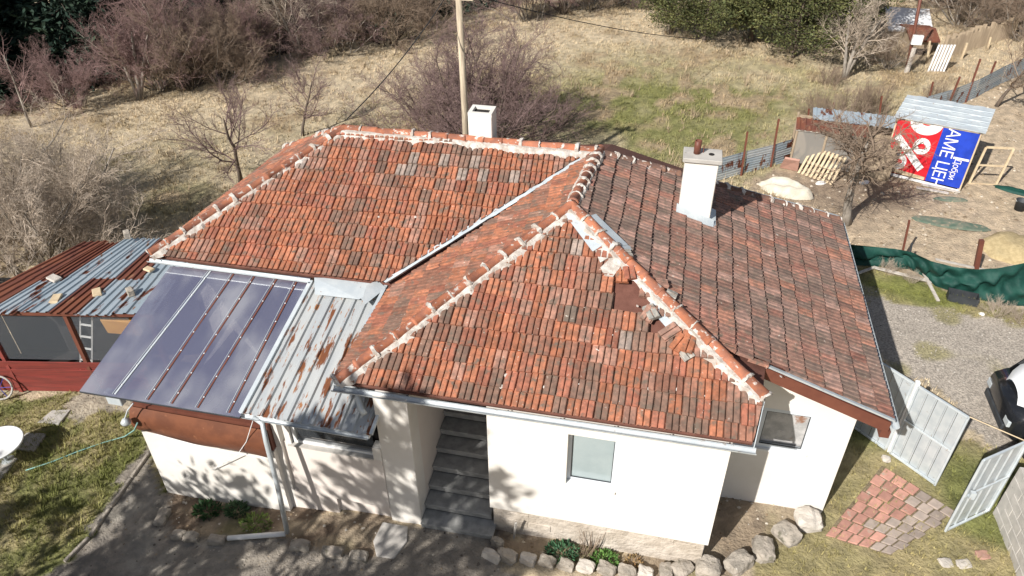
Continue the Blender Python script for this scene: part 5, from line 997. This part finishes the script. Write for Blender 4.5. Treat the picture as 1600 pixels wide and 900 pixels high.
for u_ in (0, 1): MB().slab([bA+d*L*u_+bk*.05+Z*.1, bA+d*L*u_+bk*1.45+Z*.1, bA+d*L*u_+bk*1.45+Z*(hL), bA+d*L*u_+bk*.05+Z*(hL)], .02).build('side_wall', m_wood, e)
corr(bA-d*.12+bk*1.6+Z*(hL+.18), bB+d*.12+bk*1.6+Z*(hR+.18), bB+d*.12-bk*.12+Z*(hR+.06), bA-d*.12-bk*.12+Z*(hL+.06), 3, .02, 'roof_sheet', m_zincpale, e)
for k in range(5): t = k/5; a_ = bA-d*.12+bk*(-.1+1.7*t)+Z*(hL+.085+.12*t); b_ = bB+d*.12+bk*(-.1+1.7*t)+Z*(hR+.085+.12*t); MB().bar(a_, b_, .05, .02).build('roof_rib', m_zincpale, e)
q0, q1 = GP(1514,287), GP(1556,289); e = thing('wood_frame', 'empty pale timber frame leaning at the side of the banner shed', 'frame', q0); hF = up_at(1570,232,q1)-q1.z; ln = Vector((.12,.12,0))
pts = [q0, q1, q1+ln+Z*hF, q0+ln+Z*hF]
for a_, b_ in ((0,1), (1,2), (2,3), (3,0)): MB().bar(pts[a_], pts[b_], .06, .04, (0,1,0)).build('rail', m_pale, e)
MB().bar(pts[0].lerp(pts[3],.52), pts[1].lerp(pts[2],.52), .05, .04).build('rail', m_pale, e)
for i, (a_, b_) in enumerate((((1440,288),(1500,300)), ((1432,293),(1482,302)))): tag(MB().bar(GP(*a_,.04), GP(*b_,.04), .10, .03).build('loose_board', m_rockpale), ('upper', 'lower')[i]+' pale board on the ground below the banner', 'board')
# corrugated boundary fence with rusty posts
def sheetfence(pts, h0, label):
    e_ = thing('corrugated_fence', label, 'fence', GP(*pts[0]))
    for i in range(len(pts)-1):
        a_, b_ = GP(*pts[i]), GP(*pts[i+1]); 
        for k in range(3):
            zA, zB = h0*k/3+.02, h0*(k+1)/3+.03; o_ = Vector((0,-.008*k,0)); corr(a_.lerp(b_,.01)+Z*zB+o_, a_.lerp(b_,.01)+Z*zA+o_, b_.lerp(a_,.01)+Z*zA+o_, b_.lerp(a_,.01)+Z*zB+o_, 3, .02, 'sheet', m_oldsheet if (i+k) % 3 else m_zinc, e_)
sheetfence([(1090,292), (1160,272), (1200,262), (1232,252)], .75, 'pale blue corrugated fence right of the chimney'); sheetfence([(1425,188), (1478,172), (1520,155), (1562,132), (1610,112)], .75, 'pale blue corrugated fence behind the banner shed')
for i, (x, y, tx, ty) in enumerate(((1158,274,1168,206), (1204,262,1217,186), (1448,170,1458,128), (1478,173,1500,120), (1508,160,1532,92), (1536,145,1556,96), (1372,196,1378,150), (1262,196,1264,170), (1302,188,1303,160))):
    stake(x, y, tx, ty, .055, m_brown, ORD[i]+' rusty post of the boundary fence line', 'rusty boundary posts')
# far house, pole, fence
hb = Vector((15.3, 30, gz(15.3, 30))); hz = hb.z
def far_roof(nm, label, xs, y0_, y1_, ze, zr, mt, wz):
    e_ = thing(nm, label, 'house', (xs[0], y0_, hz)); xa, xb = xs; ym_ = (y0_+y1_)/2
    MB().box(xa+.2, xb-.2, y0_+.2, y1_-.2, hz-.5, ze-.01).build('wall', wz, e_); MB().slab([(xa,y0_,ze), (xb,y0_,ze), (xb,ym_,zr), (xa,ym_,zr)], .06).build('roof', mt, e_); MB().slab([(xa,ym_,zr+.004), (xb,ym_,zr+.004), (xb,y1_,ze), (xa,y1_,ze)], .06).build('roof', mt, e_)
    for x in (xa+.25, xb-.25): MB().add([(x,y0_+.22,ze-.01), (x,y1_-.22,ze-.01), (x,ym_,zr-.08)], [(0,1,2)]).build('gable', wz, e_)
    MB().box((xa+xb)/2-.4, (xa+xb)/2+.3, y0_+.17, y0_+.2, ze-1.1, ze-.4).build('window', m_dark, e_)
q = PY(1398,46,30.5); q2 = PY(1440,28,30.5); far_roof('far_house', 'far house with pale blue-white roof behind the bare trees', (q.x-.6, q2.x+.3), 29.2, 32.4, PY(1410,48,29.2).z, PY(1410,12,30.8).z, m_carwhite, m_wood)
q = PY(1408,62,27.5); q2 = PY(1455,60,27.5); far_roof('far_annexe', 'low brown-roofed annexe in front of the far house', (q.x, q2.x), 26.2, 28.4, PY(1420,62,26.2).z, PY(1420,42,27.3).z, m_rustsheet, m_wood)
q = PY(1345,38,31); far_roof('far_shed', 'small dark shed with grey roof left of the far house', (q.x-.9, q.x+.9), 30.2, 32.2, PY(1345,42,30.2).z, PY(1345,24,31.2).z, m_zinc, m_dark)
b_ = GP(1416,114); v = ray(1438,0); t = ((b_-CL).x*v.x+(b_-CL).y*v.y)/(v.x*v.x+v.y*v.y); tp = CL+v*t; e = thing('meter_pole', 'rust-brown pole with white meter box near the far house', 'pole', b_)
MB().tube([b_-Z*.1, b_.lerp(tp,.4), tp+(tp-b_)*.3], [.075,.065,.05], 8).build('shaft', m_brown, e, True); MB().tube([b_-Z*.1, b_+Z*1.0], .10, 8).build('footing', m_rockpale, e); p = b_+Vector((0,-.16,1.15)); MB().box(p.x-.19, p.x+.19, p.y, p.y+.14, p.z, p.z+.36).build('meter_box', m_white, e, bevel=.01)
a_, b_ = GP(1450,112), GP(1474,112); e = thing('white_pallet', 'pale slatted pallet standing on end near the far fence', 'pallet', a_)
for i in range(6): p = a_.lerp(b_, i/5); MB().bar(p, p+Vector((.12,.1,1.05)), .07, .02, (0,1,0)).build('slat', m_bwhite, e)
for t in (.15,.85): MB().bar(a_+Vector((.12,.1,1.05))*t+Vector((0,.03,0)), b_+Vector((.12,.1,1.05))*t+Vector((0,.03,0)), .05, .04).build('batten', m_wood, e)
e = thing('wooden_fence', 'old brown plank fence below the far bare trees', 'fence', GP(1470,85)); r = random.Random(77)
for i in range(34):
    t = i/33; p = GP(1470+110*t, 92-34*t); h = r.uniform(.75,1.05); MB().bar(p-Z*.05, p+Z*h, .15, .025, (0,1,0)).build('plank', m_wood, e)
for i, (x, y, tx, ty) in enumerate(((1448,98,1453,64), (1502,92,1511,67), (1543,78,1548,58))): stake(x, y, tx, ty, .07, m_pale, ORD[i]+' pale post of the far plank fence', 'pale far posts')

# loose small stuff: leaf litter and pebbles on the beds and yard
def litter(name, label, cat, n, zones, xr, yr, size, cols, seed, mt):
    g = np.random.default_rng(seed); X = g.uniform(*xr, n); Y = g.uniform(*yr, n); ix = np.clip(np.searchsorted(GX, X)-1, 0, nx-2); iy = np.clip(np.searchsorted(GY, Y)-1, 0, ny-2)
    kp = np.isin(zone[iy, ix], zones) & (g.random(n) < .15+.85*vnoise(X, Y, .5, seed+50)**2); X, Y, Zz = X[kp], Y[kp], ZZ[iy, ix][kp]; k = len(X); sz = size*(.35+g.random(k)**2*1.3); a = g.random(k)*6.283; V_3 = []
    for dx, dy, dz in ((-1,-.7,-.2), (1,-.8,-.2), (.9,.8,-.2), (-.8,.9,-.2), (.1,0,.75)):
        jx = dx*(.7+.5*g.random(k))*sz; jy = dy*(.7+.5*g.random(k))*sz; V_3.append(np.stack([X+jx*np.cos(a)-jy*np.sin(a), Y+jx*np.sin(a)+jy*np.cos(a), Zz+dz*sz+.004], -1))
    Vv = np.stack(V_3, 1).reshape(-1, 3); b = (np.arange(k)*5)[:, None]; F = np.concatenate([b+np.array([t]) for t in ((0,1,4), (1,2,4), (2,3,4), (3,0,4))], 0); cc = np.array(cols)[g.integers(0, len(cols), k)]*(.7+.6*g.random((k,1)))
    o = link(name, np_mesh(name, Vv, F, np.repeat(cc, 5, 0)), mt); o['kind'] = 'stuff'; o['label'] = label; o['category'] = cat
litter('bed_litter', 'stones, clods and dry leaves scattered over the planting beds', 'litter', 9000, [Z_BED], (-4,9), (-3,3), .022, [(.45,.38,.28), (.30,.22,.14), (.5,.45,.38), (.20,.15,.10)], 1, m_grass)
litter('yard_litter', 'small stones and leaves strewn over the front yard', 'litter', 9000, [Z_YARD, Z_PAD], (-7,4), (-4,2.5), .016, [(.40,.36,.30), (.28,.22,.15), (.14,.12,.10)], 2, m_grass)
litter('drive_pebbles', 'loose pebbles on the gravel driveway', 'gravel', 22000, [Z_GRAVEL], (8,14.5), (1,11), .016, [(.42,.38,.33), (.34,.30,.26), (.47,.43,.38), (.25,.22,.19)], 3, m_grass)
litter('dirt_litter', 'clods and scraps on the dirt yard', 'litter', 12000, [Z_DIRT], (6,18), (8,24), .035, [(.48,.40,.29), (.33,.26,.18), (.58,.50,.40), (.24,.18,.12)], 4, m_grass)
